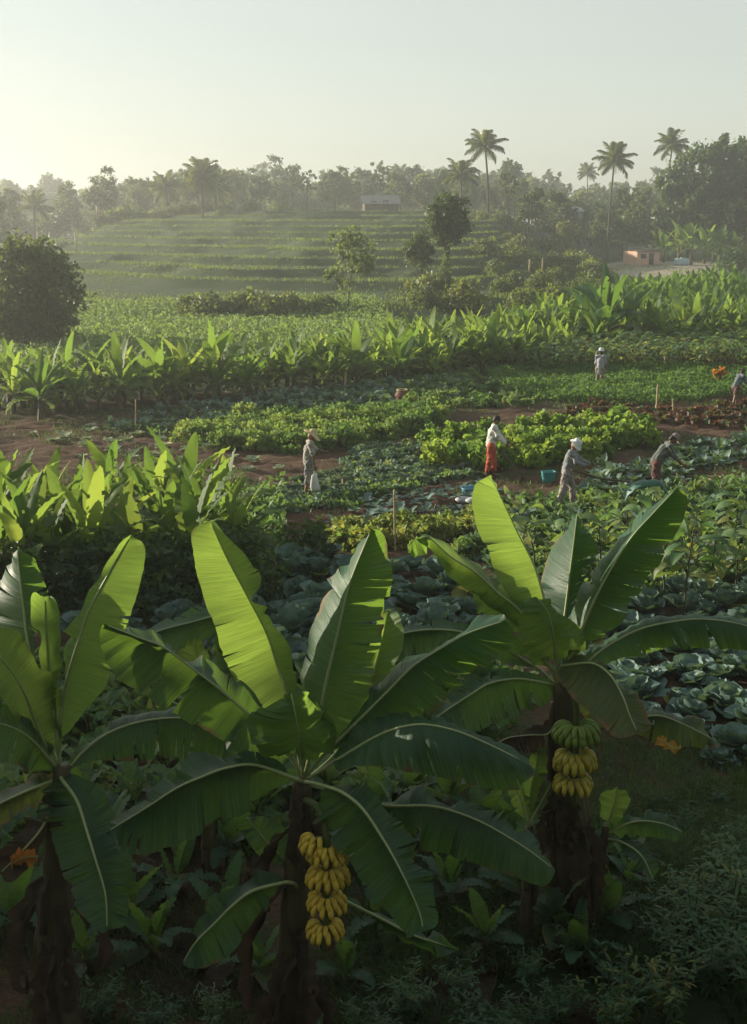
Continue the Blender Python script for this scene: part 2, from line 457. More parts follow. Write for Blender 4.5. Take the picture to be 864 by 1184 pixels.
def terrace(H):
    Hw = H + 0.16 * np.sin(H * 2.3 + 0.7)
    k = np.floor(Hw / STEP); f = Hw / STEP - k
    t = STEP * (k + sstep(0.70, 0.98, f)) + 0.10 * np.exp(-(f / 0.08) ** 2)
    return t, f


FAC = [(0, 492), (130, 486), (240, 518), (345, 548), (300, 566), (200, 560), (100, 545), (0, 535)]
SOIL = [gpoly(p) for p in [
    [(0, 488), (130, 484), (215, 512), (345, 540), (345, 556), (260, 566), (100, 548), (0, 540)],
    [(330, 528), (420, 515), (500, 497), (560, 482), (700, 468), (864, 462), (864, 510), (760, 500), (640, 498), (520, 508), (430, 528), (345, 548)],
    [(560, 572), (560, 556), (640, 545), (700, 535), (780, 520), (864, 500), (864, 512), (780, 534), (700, 552), (640, 566)],
    [(370, 640), (455, 640), (560, 600), (580, 640), (480, 680), (380, 670)],
    [(260, 600), (420, 575), (560, 556), (585, 585), (400, 625), (290, 625)],
    [(640, 470), (864, 458), (864, 505), (700, 492)],
]]
GREENISH = [gpoly(p) for p in [
    [(640, 1010), (864, 940), (864, 1250), (560, 1300), (520, 1150)],
    [(0, 470), (400, 440), (640, 418), (864, 400), (864, 330), (0, 400)],
]]


FURROW = gpoly([(370, 618), (430, 575), (560, 556), (600, 588), (430, 634)])


def micro(x, y):
    q = -0.49 * x + 0.87 * y
    near = (1 - sstep(60, 68, y))
    fur = np.where(inpoly(x, y, FURROW), 0.085, 0.03) * np.sin(q * 2 * np.pi / 0.72) * sstep(24, 26, y) * near
    lump = (fbm(x * 1.3, y * 1.3, 3) - 0.5) * 0.22 + (fbm(x * 5, y * 5, 2) - 0.5) * 0.07
    return (fur + lump) * near


def gz(x, y):
    x = np.asarray(x, float); y = np.asarray(y, float)
    H = hill_raw(x, y)
    t, f = terrace(H)
    a = sstep(0.05, 0.35, H)
    return H * (1 - a) + t * a + micro(x, y)


def axis(parts):
    out = []
    for a, b, st in parts:
        out.append(np.arange(a, b - 1e-6, st))
    out.append([parts[-1][1]])
    return np.concatenate(out)


XS = axis([(-410, -70, 20), (-70, -22, 0.8), (-22, 22, 0.2), (22, 50, 0.8), (50, 410, 20)])
YS = axis([(-40, 8, 4), (8, 66, 0.2), (66, 210, 0.4), (210, 610, 10)])
X, Y = np.meshgrid(XS, YS)
Z = gz(X, Y)
P = np.stack([X, Y, Z], -1)
green = np.where(Y < 66, 0.42, 0.95)
green[(Y < 66) & ((np.abs(X) > Y * .31 + .4))] = 0.75
for p in GREENISH: green[inpoly(X, Y, p)] = 0.8
for p in SOIL: green[inpoly(X, Y, p)] = 0.05
green = np.clip(green + (fbm(X * 0.6, Y * 0.6, 3) - 0.5) * 0.5, 0, 1)
yard = inpoly(X, Y, gpoly([(695, 307), (724, 302), (836, 304), (842, 320), (720, 324), (690, 318)]))
pale = np.where(yard, 1.0, 0.0)


def ground_mat():
    m, nt = newmat('soil_and_grass'); N = NT(nt)
    at1 = N.n('ShaderNodeAttribute', attribute_name='cover')
    sx = N.n('ShaderNodeSeparateColor'); N.l(at1.outputs['Color'], sx.inputs[0])
    tc = N.n('ShaderNodeTexCoord')
    n1 = N.n('ShaderNodeTexNoise', i={'Scale': 2.2, 'Detail': 8.0, 'Roughness': 0.7}); N.l(tc.outputs['Object'], n1.inputs[0])
    n2 = N.n('ShaderNodeTexNoise', i={'Scale': 14.0, 'Detail': 6.0, 'Roughness': 0.75}); N.l(tc.outputs['Object'], n2.inputs[0])
    soil = ramp(N, n2.outputs[0], [(0.3, (0.045, 0.026, 0.017)), (0.55, (0.105, 0.062, 0.040)), (0.75, (0.17, 0.11, 0.075))])
    n3 = N.n('ShaderNodeTexNoise', i={'Scale': 0.35, 'Detail': 7.0, 'Roughness': 0.7}); N.l(tc.outputs['Object'], n3.inputs[0])
    gr = ramp(N, n3.outputs[0], [(0.3, (0.020, 0.042, 0.016)), (0.5, (0.030, 0.054, 0.020)), (0.72, (0.052, 0.068, 0.028))])
    ad = N.n('ShaderNodeMath', operation='ADD'); N.l(sx.outputs[0], ad.inputs[0])
    mr = N.n('ShaderNodeMapRange', i={'To Min': -0.55, 'To Max': 0.55}); N.l(n1.outputs[0], mr.inputs[0]); N.l(mr.outputs[0], ad.inputs[1])
    st = N.n('ShaderNodeMapRange', i={'From Min': 0.3, 'From Max': 0.7}); N.l(ad.outputs[0], st.inputs[0])
    mx = N.n('ShaderNodeMix', data_type='RGBA'); N.l(st.outputs[0], mx.inputs['Factor']); N.l(soil, mx.inputs['A']); N.l(gr, mx.inputs['B'])
    mx2 = N.n('ShaderNodeMix', data_type='RGBA'); N.l(sx.outputs[1], mx2.inputs['Factor']); N.l(mx.outputs['Result'], mx2.inputs['A'])
    yd = ramp(N, n1.outputs[0], [(0.3, (0.26, 0.22, 0.17)), (0.7, (0.38, 0.33, 0.26))]); N.l(yd, mx2.inputs['B'])
    p = N.n('ShaderNodeBsdfPrincipled', i={'Roughness': 0.95}); p.inputs['Specular IOR Level'].default_value = 0.15
    N.l(mx2.outputs['Result'], p.inputs['Base Color'])
    bu = N.n('ShaderNodeBump', i={'Strength': 0.9, 'Distance': 0.06}); N.l(n2.outputs[0], bu.inputs['Height']); N.l(bu.outputs[0], p.inputs['Normal'])
    o = N.n('ShaderNodeOutputMaterial'); N.l(p.outputs[0], o.inputs[0])
    return m


GM = ground_mat()


def slab(name, i0, i1):
    mb = MB(); mb.grid(P[i0:i1])
    o = mb.build(name, GM)
    at_ = o.data.color_attributes.new('cover', 'FLOAT_COLOR', 'POINT')
    c = np.zeros((P[i0:i1].shape[0] * P.shape[1], 4), np.float32)
    c[:, 0] = green[i0:i1].ravel(); c[:, 1] = pale[i0:i1].ravel(); c[:, 3] = 1
    at_.data.foreach_set('color', c.ravel())
    return tag(o, kind='structure')


i66 = int(np.argmin(abs(YS - 66)))
tag(slab('ground', 0, i66 + 1), label='brown vegetable field soil with furrows and green weeds')
tag(slab('terraced_hill', i66, len(YS)), label='grassy hill cut into terraces behind the field')


# ------------------------------------------------------------------ grass and other stuff nobody could count
def blades(pts, h, wd, lean=0.5, seed=1):
    """bent blades at pts (n,3): 2 quads each"""
    r = np.random.default_rng(seed); n = len(pts)
    h = h * r.uniform(0.5, 1.25, n); a = r.uniform(0, 2 * np.pi, n); b = r.uniform(0, 2 * np.pi, n)
    ln = lean * r.uniform(0.2, 1.3, n)
    d = np.stack([np.cos(a), np.sin(a), 0 * a], 1); s = np.stack([np.cos(b), np.sin(b), 0 * b], 1) * (wd * r.uniform(0.6, 1.3, n))[:, None]
    up = np.array([0, 0, 1.0])
    p1 = pts + d * (h * ln * 0.35)[:, None] + up * (h * 0.6)[:, None]
    p2 = pts + d * (h * ln)[:, None] + up * (h * (1 - 0.3 * ln))[:, None]
    V = np.stack([pts - s * .5, pts + s * .5, p1 - s * .4, p1 + s * .4, p2 - s * .08, p2 + s * .08], 1).reshape(-1, 3)
    k = np.arange(n)[:, None] * 6
    Q = np.concatenate([k + [0, 1, 3, 2], k + [2, 3, 5, 4]])
    return V, Q


def scatter(poly, n, seed=1):
    r = np.random.default_rng(seed); poly = np.array(poly)[:, :2]
    lo, hi = poly.min(0), poly.max(0); out = []; tot = 0
    while tot < n:
        q = r.uniform(lo, hi, (n * 2, 2)); q = q[inpoly(q[:, 0], q[:, 1], poly)]
        out.append(q); tot += len(q)
    q = np.vstack(out)[:n]
    return np.column_stack([q, gz(q[:, 0], q[:, 1])])


def spaced(poly, d, seed=1, jit=0.22, rot=0.52, asp=1.32):
    """a jittered planting grid of spacing d in a ground polygon, rows along the furrows"""
    r = np.random.default_rng(seed); poly = np.array(poly)[:, :2]
    c = poly.mean(0); rad = np.linalg.norm(poly - c, axis=1).max() + d
    k = np.arange(-rad, rad, d)
    A, B = np.meshgrid(k / asp ** .5, k * asp ** .5)
    A = A + (np.arange(len(k)) % 2)[:, None] * d * 0.5
    q = np.stack([A.ravel(), B.ravel()], 1) + r.uniform(-jit, jit, (A.size, 2)) * d
    cr, sr = math.cos(rot), math.sin(rot)
    q = np.stack([q[:, 0] * cr - q[:, 1] * sr, q[:, 0] * sr + q[:, 1] * cr], 1) + c
    q = q[inpoly(q[:, 0], q[:, 1], poly)]
    return np.column_stack([q, gz(q[:, 0], q[:, 1])])


mb = MB()
# terrace lips and treads: tall grass on the edges
r = np.random.default_rng(11)
q = np.column_stack([r.uniform(-64, 42, 420000), r.uniform(70, 206, 420000)])
H = hill_raw(q[:, 0], q[:, 1]); t, f = terrace(H)
view = np.abs(q[:, 0]) < q[:, 1] * 0.34 + 4
lip = ((f < 0.12) | (f > 0.93)) & (H > 0.3) & view & (fbm(q[:, 0] * 0.3, q[:, 1] * 0.3) > 0.36)
q1 = q[lip][:40000]
V, Q = blades(np.column_stack([q1, gz(q1[:, 0], q1[:, 1]) - 0.03]), 0.34, 0.08, 0.6, 2); mb.add(V, Q)
q2 = q[view & ~lip & (fbm(q[:, 0] * .12, q[:, 1] * .25) > .5)][:36000]
V, Q = blades(np.column_stack([q2, gz(q2[:, 0], q2[:, 1]) - 0.03]), 0.20, 0.08, 0.9, 3); mb.add(V, Q)
tag(mb.build('terrace_grass', M['terrace_grass']), label='green grass growing on the hill terraces', kind='stuff')

mb = MB()
for poly, n, h, sd in [([(430, 1020), (864, 900), (864, 1320), (300, 1400)], 26000, 0.26, 5), ([(0, 1050), (480, 1000), (480, 1420), (0, 1420)], 9000, 0.2, 6),
                       ([(640, 1010), (864, 985), (864, 1200), (640, 1200)], 9000, 0.42, 7), ([(480, 840), (864, 860), (864, 1000), (500, 1000)], 7000, 0.24, 8)]:
    p_ = scatter(gpoly(poly), n, sd)
    keep = fbm(p_[:, 0] * 1.1, p_[:, 1] * 1.1, 3) > 0.44
    V, Q = blades(p_[keep], h, 0.012, 0.9, sd); mb.add(V, Q)
for poly, n, sd in [([(870, 1250), (1200, 1250), (1060, 420), (870, 420)], 26000, 12), ([(-6, 1250), (-330, 1250), (-190, 480), (-6, 480)], 22000, 13)]:
    p_ = scatter(gpoly(poly), n, sd); V, Q = blades(p_, .22, .02, .9, sd); mb.add(V, Q)
p_ = scatter(gpoly([(-60, 700), (930, 700), (930, 405), (-60, 490)]), 60000, 9)
keep = fbm(p_[:, 0] * 0.8, p_[:, 1] * 0.8, 3) > 0.55
V, Q = blades(p_[keep], 0.16, 0.02, 0.9, 10); mb.add(V, Q)
tag(mb.build('grass', M['grass']), label='short dark grass and weeds on the ground', kind='stuff')
# ------------------------------------------------------------------ hero banana plants
def hero_leaf(name, parent, D, mid, A, B, dm=0.0, da=0.0, db=0.0, mat='banana', tearsA=(), tearsB=(), pleat=0.0, npl=14, bulge=0.06,
              seed=0, heart=None, rib=0.017, n=84, nc=6, ripple=0.012, strip=0.06):
    """one blade between a midrib and two margins, all from tip to base; dm, da, db: how much nearer (-) or farther (+) each runs, base list of offsets tip..base"""
    r = np.random.default_rng(seed + 100)
    if n > 60:
        tearsA = list(tearsA) + [(float(r.uniform(.1, .9)), float(r.uniform(.15, .5)), float(r.uniform(.3, .8))) for _ in range(3)]
        if mat != 'banana_young' and D + np.mean(dm) > 0:
            tearsA += [(float(r.uniform(.08, .8)), float(r.uniform(.6, .97)), float(r.uniform(.3, 1.0))) for _ in range(3)]
            tearsB = list(tearsB) + [(float(r.uniform(.08, .8)), float(r.uniform(.6, .97)), float(r.uniform(.3, 1.0))) for _ in range(3)]
        tearsB = list(tearsB) + [(float(r.uniform(.1, .9)), float(r.uniform(.15, .5)), float(r.uniform(.3, .8))) for _ in range(3)]

    def line(px, d, nn=n, ends=True):
        px = list(px)
        d = np.interp(np.linspace(0, 1, len(px)), np.linspace(0, 1, len(np.atleast_1d(d))), np.atleast_1d(d)) if np.ndim(d) else np.full(len(px), d)
        pts = [at(p[0], p[1], D + k) for p, k in zip(px, d)]
        return pts

    mpts = line(mid, dm)
    C = catmull(mpts, n)
    apts = [mpts[0]] + line(A, da) + [mpts[-1]]
    bpts = [mpts[0]] + line(B, db) + [mpts[-1]]
    # follow the midrib's own parameter, so that side veins run straight out
    EA = catmull(apts, n); EB = catmull(bpts, n)
    Tn = nrm(np.gradient(C, axis=0))
    L = np.linalg.norm(np.diff(C, axis=0), axis=1).sum()
    u = np.linspace(0, 1, n)
    sides = []
    for E, tears, sg in ((EA, tearsA, -1), (EB, tearsB, 1)):
        t = np.linspace(0, 1, nc + 1)
        W = E - C
        nor = nrm(np.cross(Tn, W))
        if sg < 0: nor = -nor
        wl = np.linalg.norm(W, axis=1)
        G = C[:, None] + W[:, None] * t[None, :, None]
        arch = bulge * 4 * t * (1 - t)
        off = wl[:, None] * arch[None]
        # side veins lift the blade in soft pleats, strips between tears hang by themselves
        ph = r.uniform(0, 6)
        saw = np.abs(((u * npl + 0.25 * np.sin(u * 9 + ph)) % 1.0) - 0.5) * 2 - 0.5
        off = off + (pleat * saw)[:, None] * np.clip(t * 1.6, 0, 1)[None]
        off = off + ripple * (np.sin(u * 23 + ph) + 0.7 * np.sin(u * 41 + 2 * ph) + 0.8 * (vnoise(u * 17 + seed, u * 0 + sg) - .5))[:, None] * (t ** 1.5)[None]
        rows = [int(x[0] * (n - 1)) for x in tears]
        cuts = sorted(set([0] + rows + [n]))
        for a, b_ in zip(cuts[:-1], cuts[1:]):
            if len(cuts) > 2:
                off[a:b_] += (r.uniform(-1, 1) * strip) * (t ** 1.3)[None]
        G = G + nor[:, None] * off[..., None]
        # ragged margin
        rag = (vnoise(u * 60 + 5 * seed, u * 0 + 3 + sg) - 0.5) * 0.03
        G[:, -1] += W * rag[:, None]
        mask = np.ones((n - 1, nc), bool)
        for x in tears:
            k = min(max(int(x[0] * (n - 1)), 1), n - 3); dep = x[1]; gap = x[2] if len(x) > 2 else 1.0
            c0 = max(int(round((1 - dep) * nc)), 1)
            mask[k, c0:] = False
            mid_ = 0.5 * (G[k] + G[k + 1]); half = 0.5 * (G[k + 1] - G[k])
            for c in range(c0, nc + 1):
                g = gap * (c - c0) / max(nc - c0, 1)
                G[k, c] = mid_[c] - half[c] * g; G[k + 1, c] = mid_[c] + half[c] * g
            if gap > 1:
                for j, wgt in ((1, .6), (2, .3)):
                    if k - j > 0: G[k - j, c0:] -= half[c0:] * (gap - 1) * wgt * np.linspace(0, 1, nc + 1 - c0)[:, None]
                    if k + 1 + j < n: G[k + 1 + j, c0:] += half[c0:] * (gap - 1) * wgt * np.linspace(0, 1, nc + 1 - c0)[:, None]
        uv = np.stack(np.broadcast_arrays((u * L)[:, None], 0.5 + sg * 0.5 * t[None]), -1)
        sides.append((G, uv, mask, sg))
    mb = MB()
    for G, uv, mask, sg in sides:
        if sg < 0:
            mb.grid(G[:, ::-1], uv[:, ::-1], 0, mask[:, ::-1])
        else:
            mb.grid(G, uv, 0, mask)
    lf = mb.build(name, M[mat], parent)
    rb = MB()
    path = C[2:]
    if heart is not None:
        h = np.asarray(heart)
        base = C[-1]; dirn = nrm(C[-1] - C[-8])
        bend = base + dirn * 0.35 * np.linalg.norm(h - base)
        path = np.vstack([path, catmull([base, 0.45 * bend + 0.55 * (0.5 * (base + h)), h], 10)[1:]])
    s = np.linspace(0, 1, len(path))
    rb.tube(path, 0.005 + (rib - 0.005) * s ** 1.1, 8)
    rb.build('midrib', M['midrib'], lf)
    return lf


def banana_finger(seed, L=0.152, R0=0.0215):
    """a curved fruit: from the crown out and down"""
    mb = MB()
    s = np.linspace(0, 1, 13)
    path = catmull([(0, 0, 0), (.050, 0, .014), (.086, 0, -.004), (.106, 0, -.040), (.104, 0, -.078)], 13)
    k = L / np.linalg.norm(np.diff(path, axis=0), axis=1).sum()
    path = path * k
    rad = R0 * np.interp(s, [0, .08, .2, .5, .8, .93, 1], [.45, .5, .85, 1.05, .95, .5, .3])
    mb.tube(path, rad, 8)
    tipv = path[-1] + (path[-1] - path[-2]) * 0.35
    mb.tube([path[-1], tipv], [R0 * .3, R0 * .22], 6, mi=1)
    return mb


FINGERS = {}
for cname in ('banana_yellow', 'banana_green', 'banana_turning'):
    FINGERS[cname] = banana_finger(1).mesh('banana', [M[cname], M['banana_tip']])


def hand(parent, c, cname, nf, span, face, size, seed, tilt=0.0):
    """a hand of bananas: crown pad with fruits side by side in two rows; face: the azimuth they look to"""
    r = np.random.default_rng(seed)
    mb = MB(); mb.ellipsoid((0, 0, 0), (0.055, 0.055, 0.022), 12, 6)
    h = mb.build('banana_hand', M['stalk'], parent, c)
    k = 0
    for row, (cnt, rr, zz, sc) in enumerate(((nf, 0.052, -0.004, 1.0), (nf - 1, 0.035, 0.022, 0.97))):
        for i in range(cnt):
            az = face - span / 2 + span * (i + 0.5 * (row)) / max(cnt - 1 + 0.5 * row, 1) + r.normal(0, 0.03)
            o = bpy.data.objects.new('banana', FINGERS[cname]); COL.objects.link(o)
            o.parent = h
            o.location = (math.cos(az) * rr, math.sin(az) * rr, zz)
            s = size * sc * r.uniform(0.93, 1.07)
            o.scale = (s, s, s)
            o.rotation_euler = (r.normal(0, .05), r.normal(-0.02 - 0.30 * row, .07), az)
    return h


def pseudostem(parent, path, rad, name='pseudostem', seed=0):
    mb = MB()
    p = catmull(path, 26)
    s = np.linspace(0, 1, 26)
    rr = np.interp(s, np.linspace(0, 1, len(rad)), rad)
    r = np.random.default_rng(seed)
    rr = rr * (1 + 0.06 * np.sin(s * 40 + seed))
    mb.tube(p, rr, 16)
    # overlapping leaf sheaths
    for k in range(9):
        a = r.uniform(0, 6.28); i0 = r.integers(0, 15); i1 = min(25, i0 + r.integers(6, 11))
        seg = p[i0:i1].copy(); off = np.array([math.cos(a), math.sin(a), 0])
        seg = seg + off * (rr[i0:i1] * 0.62)[:, None]
        mb.tube(seg, rr[i0:i1] * np.interp(np.linspace(0, 1, i1 - i0), [0, .8, 1], [.52, .5, .2]), 8)
    return mb.build(name, M['pseudostem'], parent)


def dry_hang(parent, p0, az, L, W, seed):
    """a dead leaf hanging down the stem"""
    r = np.random.default_rng(seed)
    n = 22; s = np.linspace(0, 1, n)
    d = np.array([math.cos(az), math.sin(az), 0]); sd = np.array([-math.sin(az), math.cos(az), 0])
    path = np.asarray(p0) + d * (0.30 * L * np.sin(np.clip(s * 2.2, 0, 1.6)))[:, None] - np.array([0, 0, 1.0]) * (L * s ** 1.3)[:, None]
    tw = r.uniform(-1, 1) * s * 1.5
    side = sd * np.cos(tw)[:, None] + d * np.sin(tw)[:, None]
    wd = W * np.sin(np.pi * np.clip(s * 0.92 + 0.06, 0, 1)) ** 0.6 * (1 + 0.25 * np.sin(s * 31 + seed))
    t = np.linspace(-1, 1, 7)
    fold = np.abs(t) ** 1.2 * 0.7
    G = path[:, None] + side[:, None] * (wd[:, None] * t[None] * (0.75 + 0.25 * np.cos(7 * s))[:, None])[..., None]
    G = G + d * (wd[:, None] * (fold[None] + 0.25 * np.sin(t * 9 + s[:, None] * 12)))[..., None]
    mask = r.random((n - 1, 6)) > 0.04
    mb = MB(); uv = np.stack(np.broadcast_arrays((s * L)[:, None], 0.5 + t[None] * 0.5), -1)
    mb.grid(G, uv, 0, mask)
    return mb.build('dry_leaf', M['dry_leaf'], parent)


def evt(r, n, lo=0.08, hi=0.92, d=(0.55, 0.98), g=(0.6, 1.8)):
    return [(float(r.uniform(lo, hi)), float(r.uniform(*d)), float(r.uniform(*g))) for _ in range(n)]


TR = np.random.default_rng(21)
zero = np.zeros(3)

# ---- the middle plant with the yellow bunch
DC = 9.0
C_ = empty('banana_plant', (at(340, 1000, DC)[0], DC, 0))
tag(C_, 'big banana plant carrying four hands of yellow bananas, glowing tallest leaf', 'banana plant')
bpy.context.view_layer.update()


class Shift:
    """parts are written in world metres; their plant stands at its own base"""

    def __init__(s, root): s.i = tuple(-x for x in root.location); s.root = root

    def fix(s):
        def rec(o):
            for c in o.children:
                if c.get('_f') is None:
                    c['_f'] = 1
        for c in s.root.children:
            if '_f' not in c:
                c.location = tuple(a + b_ for a, b_ in zip(c.location, s.i)); c['_f'] = 1


hC = at(350, 905, DC + 0.05)
hl = hero_leaf
hl('leaf', C_, DC, [(243, 602), (262, 644), (286, 689), (308, 731), (321, 770), (331, 800), (342, 850)],
   [(224, 613), (224, 642), (235, 686), (247, 719), (259, 758), (277, 791), (300, 825), (325, 850)],
   [(252, 606), (278, 632), (298, 660), (300, 678), (293, 692), (311, 703), (323, 722), (338, 743), (345, 767), (346, 800)],
   dm=[.5, .42, .3, .1], da=[.42, .28, .15, .05], db=[.44, .26, .15, .05], heart=hC, seed=1, mat='banana_young', bulge=.03, pleat=.004,
   tearsA=[(.45, .5, .4), (.62, .35, .5)])
hl('leaf', C_, DC, [(430, 611), (405, 674), (391, 731), (377, 790), (371, 821), (360, 868)],
   [(408, 634), (389, 662), (376, 684), (366, 701), (354, 724), (352, 743), (346, 765), (342, 793), (345, 830)],
   [(441, 615), (448, 631), (449, 659), (447, 690), (444, 715), (439, 743), (432, 774), (424, 803), (411, 828), (393, 848)],
   dm=[-.05, -.05, -.05, 0], da=[.2, .38, .38, .15], db=[.05, .14, .16, .08], heart=hC, seed=2, bulge=.05, pleat=.006,
   tearsA=[(.22, .75, 1.2), (.33, .9, 2.2)], tearsB=[(.33, .6, 1.0), (.42, .9, 1.5), (.6, .4, .8)])
hl('leaf', C_, DC, [(119, 721), (160, 737), (190, 749), (229, 778), (259, 801), (293, 831), (337, 876)],
   [(130, 723), (163, 735), (178, 731), (194, 743), (212, 757), (230, 761), (257, 780), (279, 795), (305, 825)],
   [(114, 740), (119, 755), (136, 780), (169, 801), (199, 822), (229, 843), (259, 861), (293, 873), (322, 884)],
   dm=[-.25, -.15, 0, 0], da=[-.05, .2, .3, .12], db=[-.22, -.12, .0, 0], heart=hC, seed=3, pleat=.008, bulge=.06,
   tearsA=[(.33, .8, 1.2), (.5, .9, 1.4), (.62, .8, 1)], tearsB=[(.36, .98, 1.6), (.47, .9, 1.2), (.6, .7, .9)])
hl('leaf', C_, DC, [(586, 717), (542, 732), (511, 749), (477, 771), (446, 802), (417, 831), (372, 875)],
   [(575, 715), (533, 727), (505, 744), (457, 768), (433, 793), (414, 818), (385, 850)],
   [(597, 737), (589, 750), (567, 764), (546, 782), (527, 794), (508, 813), (484, 828), (455, 838), (410, 866)],
   dm=[-.1, -.15, -.1, 0], da=[.12, .15, .15, .08], db=[-.05, -.1, -.05, 0], heart=hC, seed=4, pleat=.010, bulge=.05,
   tearsA=[(.2, .9, 1.5), (.35, .9, 1.5), (.5, .9, 1.2)], tearsB=[(.18, .7, 1.3), (.27, .8, 1.6), (.35, .75, 1.4), (.42, .85, 1.6), (.55, .6, 1)])
hl('leaf', C_, DC, [(616, 889), (600, 878), (568, 862), (530, 846), (493, 838), (464, 841), (433, 853), (388, 880)],
   [(600, 872), (570, 856), (546, 846), (517, 834), (480, 829), (466, 822), (424, 838), (400, 862)],
   [(624, 893), (607, 903), (594, 914), (544, 908), (506, 898), (471, 893), (444, 886), (419, 886), (395, 893)],
   dm=[-.75, -.6, -.45, -.2], da=[-.5, -.3, -.15, -.1], db=[-.85, -.75, -.6, -.3], heart=hC, seed=5, pleat=.022, npl=13, bulge=.12,
   tearsB=evt(TR, 6, .1, .8, (.3, .6), (.4, 1.0)))
hl('leaf', C_, DC, [(490, 1077), (484, 1052), (465, 1010), (444, 972), (419, 935), (395, 916), (372, 908)],
   [(470, 1084), (454, 1066), (439, 1050), (421, 1024), (399, 991), (378, 961), (364, 938)],
   [(506, 1068), (502, 1038), (498, 1010), (482, 989), (480, 972), (458, 944), (425, 908), (395, 903)],
   dm=[-1.0, -.85, -.6, -.35], da=[-.95, -.8, -.55, -.3], db=[-.95, -.75, -.5, -.3], heart=hC, seed=6, pleat=.012, npl=12, bulge=.10,
   tearsA=evt(TR, 6, .1, .85, (.5, .9), (.5, 1.2)), tearsB=evt(TR, 7, .1, .85, (.5, .95), (.5, 1.3)))
hl('leaf', C_, DC, [(122, 963), (166, 936), (205, 911), (232, 899), (262, 888), (296, 885), (345, 902)],
   [(132, 955), (151, 942), (172, 930), (178, 913), (198, 903), (208, 890), (226, 876), (262, 875), (296, 872), (325, 884)],
   [(132, 968), (142, 981), (169, 988), (199, 976), (235, 961), (262, 945), (287, 934), (318, 918)],
   dm=[-.55, -.5, -.4, -.1], da=[-.3, -.15, -.1, -.05], db=[-.6, -.55, -.45, -.1], heart=hC, seed=7, pleat=.008, bulge=.07,
   tearsA=[(.3, .8, 1.5), (.47, .9, 1.8)], tearsB=[(.35, .5, .5), (.5, .4, .5)])
hl('leaf', C_, DC, [(211, 1114), (226, 1090), (247, 1069), (268, 1048), (293, 1030), (330, 1020)],
   [(220, 1087), (235, 1060), (250, 1036), (268, 1025), (305, 1012)],
   [(222, 1119), (244, 1117), (272, 1096), (293, 1069), (318, 1037)],
   dm=[-.4, -.3, -.2], da=[-.25, -.15, -.1], db=[-.45, -.35, -.2], heart=at(345, 1035, DC), seed=8, bulge=.08, pleat=.006)
hl('leaf', C_, DC, [(336, 800), (340, 818), (344, 842), (348, 872)],
   [(318, 812), (300, 820), (286, 836), (292, 858), (306, 872), (330, 862)],
   [(352, 805), (370, 816), (386, 834), (391, 850), (380, 866), (362, 876)],
   dm=[-.30, -.34, -.30, -.15], da=[-.2, -.36, -.34, -.2], db=[-.12, -.02, -.05, -.1], heart=hC, seed=9, mat='banana_young', ripple=.035, bulge=.12, pleat=.02, npl=5,
   tearsB=[(.4, .8, 1.6)], rib=.012)
hl('leaf', C_, DC, [(449, 704), (442, 740), (428, 790), (400, 855)], [(436, 712), (424, 750), (408, 800), (394, 840)], [(462, 712), (468, 740), (452, 788), (420, 842)],
   dm=[.75, .6, .2], da=[.7, .5, .2], db=[.65, .45, .15], heart=hC, seed=10, mat='banana_young', bulge=.04)
hl('leaf', C_, DC, [(642, 1006), (607, 980), (565, 955), (530, 940), (496, 932), (444, 931), (385, 915)],
   [(617, 972), (590, 948), (565, 934), (544, 935), (515, 925), (482, 909), (452, 925), (410, 915)],
   [(628, 1024), (593, 1013), (565, 1004), (544, 997), (513, 987), (478, 980), (456, 957), (415, 935)],
   dm=[-.4, -.3, -.2, 0], da=[-.1, 0, .05, .05], db=[-.45, -.4, -.3, 0], heart=hC, seed=11, pleat=.014, npl=15, bulge=.08, mat='banana',
   tearsA=evt(TR, 5, .1, .7, (.5, .95), (1, 2.5)), tearsB=evt(TR, 5, .1, .8, (.3, .7), (.5, 1)))
hl('leaf', C_, DC, [(285, 945), (310, 975), (345, 1010)], [(278, 960), (300, 990), (325, 1005)], [(310, 945), (335, 965), (345, 990)], dm=[.2, .2, .1], da=[.15, .15, .1], db=[.3, .25, .1], heart=at(348, 960, DC), seed=12)
hl('leaf', C_, DC, [(533, 1100), (505, 1090), (480, 1082), (440, 1062), (395, 1040)], [(515, 1088), (490, 1078), (450, 1055)], [(520, 1106), (495, 1104), (455, 1085)], dm=[-.5, -.3, 0], da=[-.4, -.2, 0], db=[-.55, -.35, -.1], heart=at(345, 1060, DC), seed=13)
baseC = np.array([at(340, 1000, DC)[0], DC, -0.05])
pseudostem(C_, [baseC, at(338, 1184, DC), at(342, 1040, DC), at(350, 900, DC + .05)], [.17, .14, .11, .075], seed=3)
for k, (px, py, az, L, W) in enumerate([(335, 1020, 3.4, 1.1, .13), (342, 1090, 4.2, .9, .14), (350, 1000, 5.6, .7, .10), (333, 1130, 3.9, .8, .15), (338, 960, 2.6, .8, .1), (345, 925, 4.6, .5, .08), (352, 935, 5.4, .45, .07), (336, 1065, 5.2, .9, .12), (330, 1160, 4.9, .8, .14), (344, 1120, 5.9, .8, .12)]):
    dry_hang(C_, at(px, py, DC - .05), az, L, W, k + 40)
bx = at(378, 985, 8.62)
stk = MB()
stk.tube(catmull([at(352, 925, DC), at(368, 935, 8.72), at(377, 965, 8.62), at(377, 1040, 8.6), at(376, 1100, 8.6)], 22), np.linspace(.032, .022, 22), 10)
stk.build('fruit_stalk', M['stalk'], C_)
FACE = -1.57
hand(C_, at(378, 984, 8.62), 'banana_yellow', 9, 3.9, FACE, 1.06, 1)
hand(C_, at(379, 1011, 8.61), 'banana_yellow', 11, 4.5, FACE, 1.12, 2)
hand(C_, at(378, 1042, 8.60), 'banana_yellow', 10, 4.3, FACE, 1.02, 3)
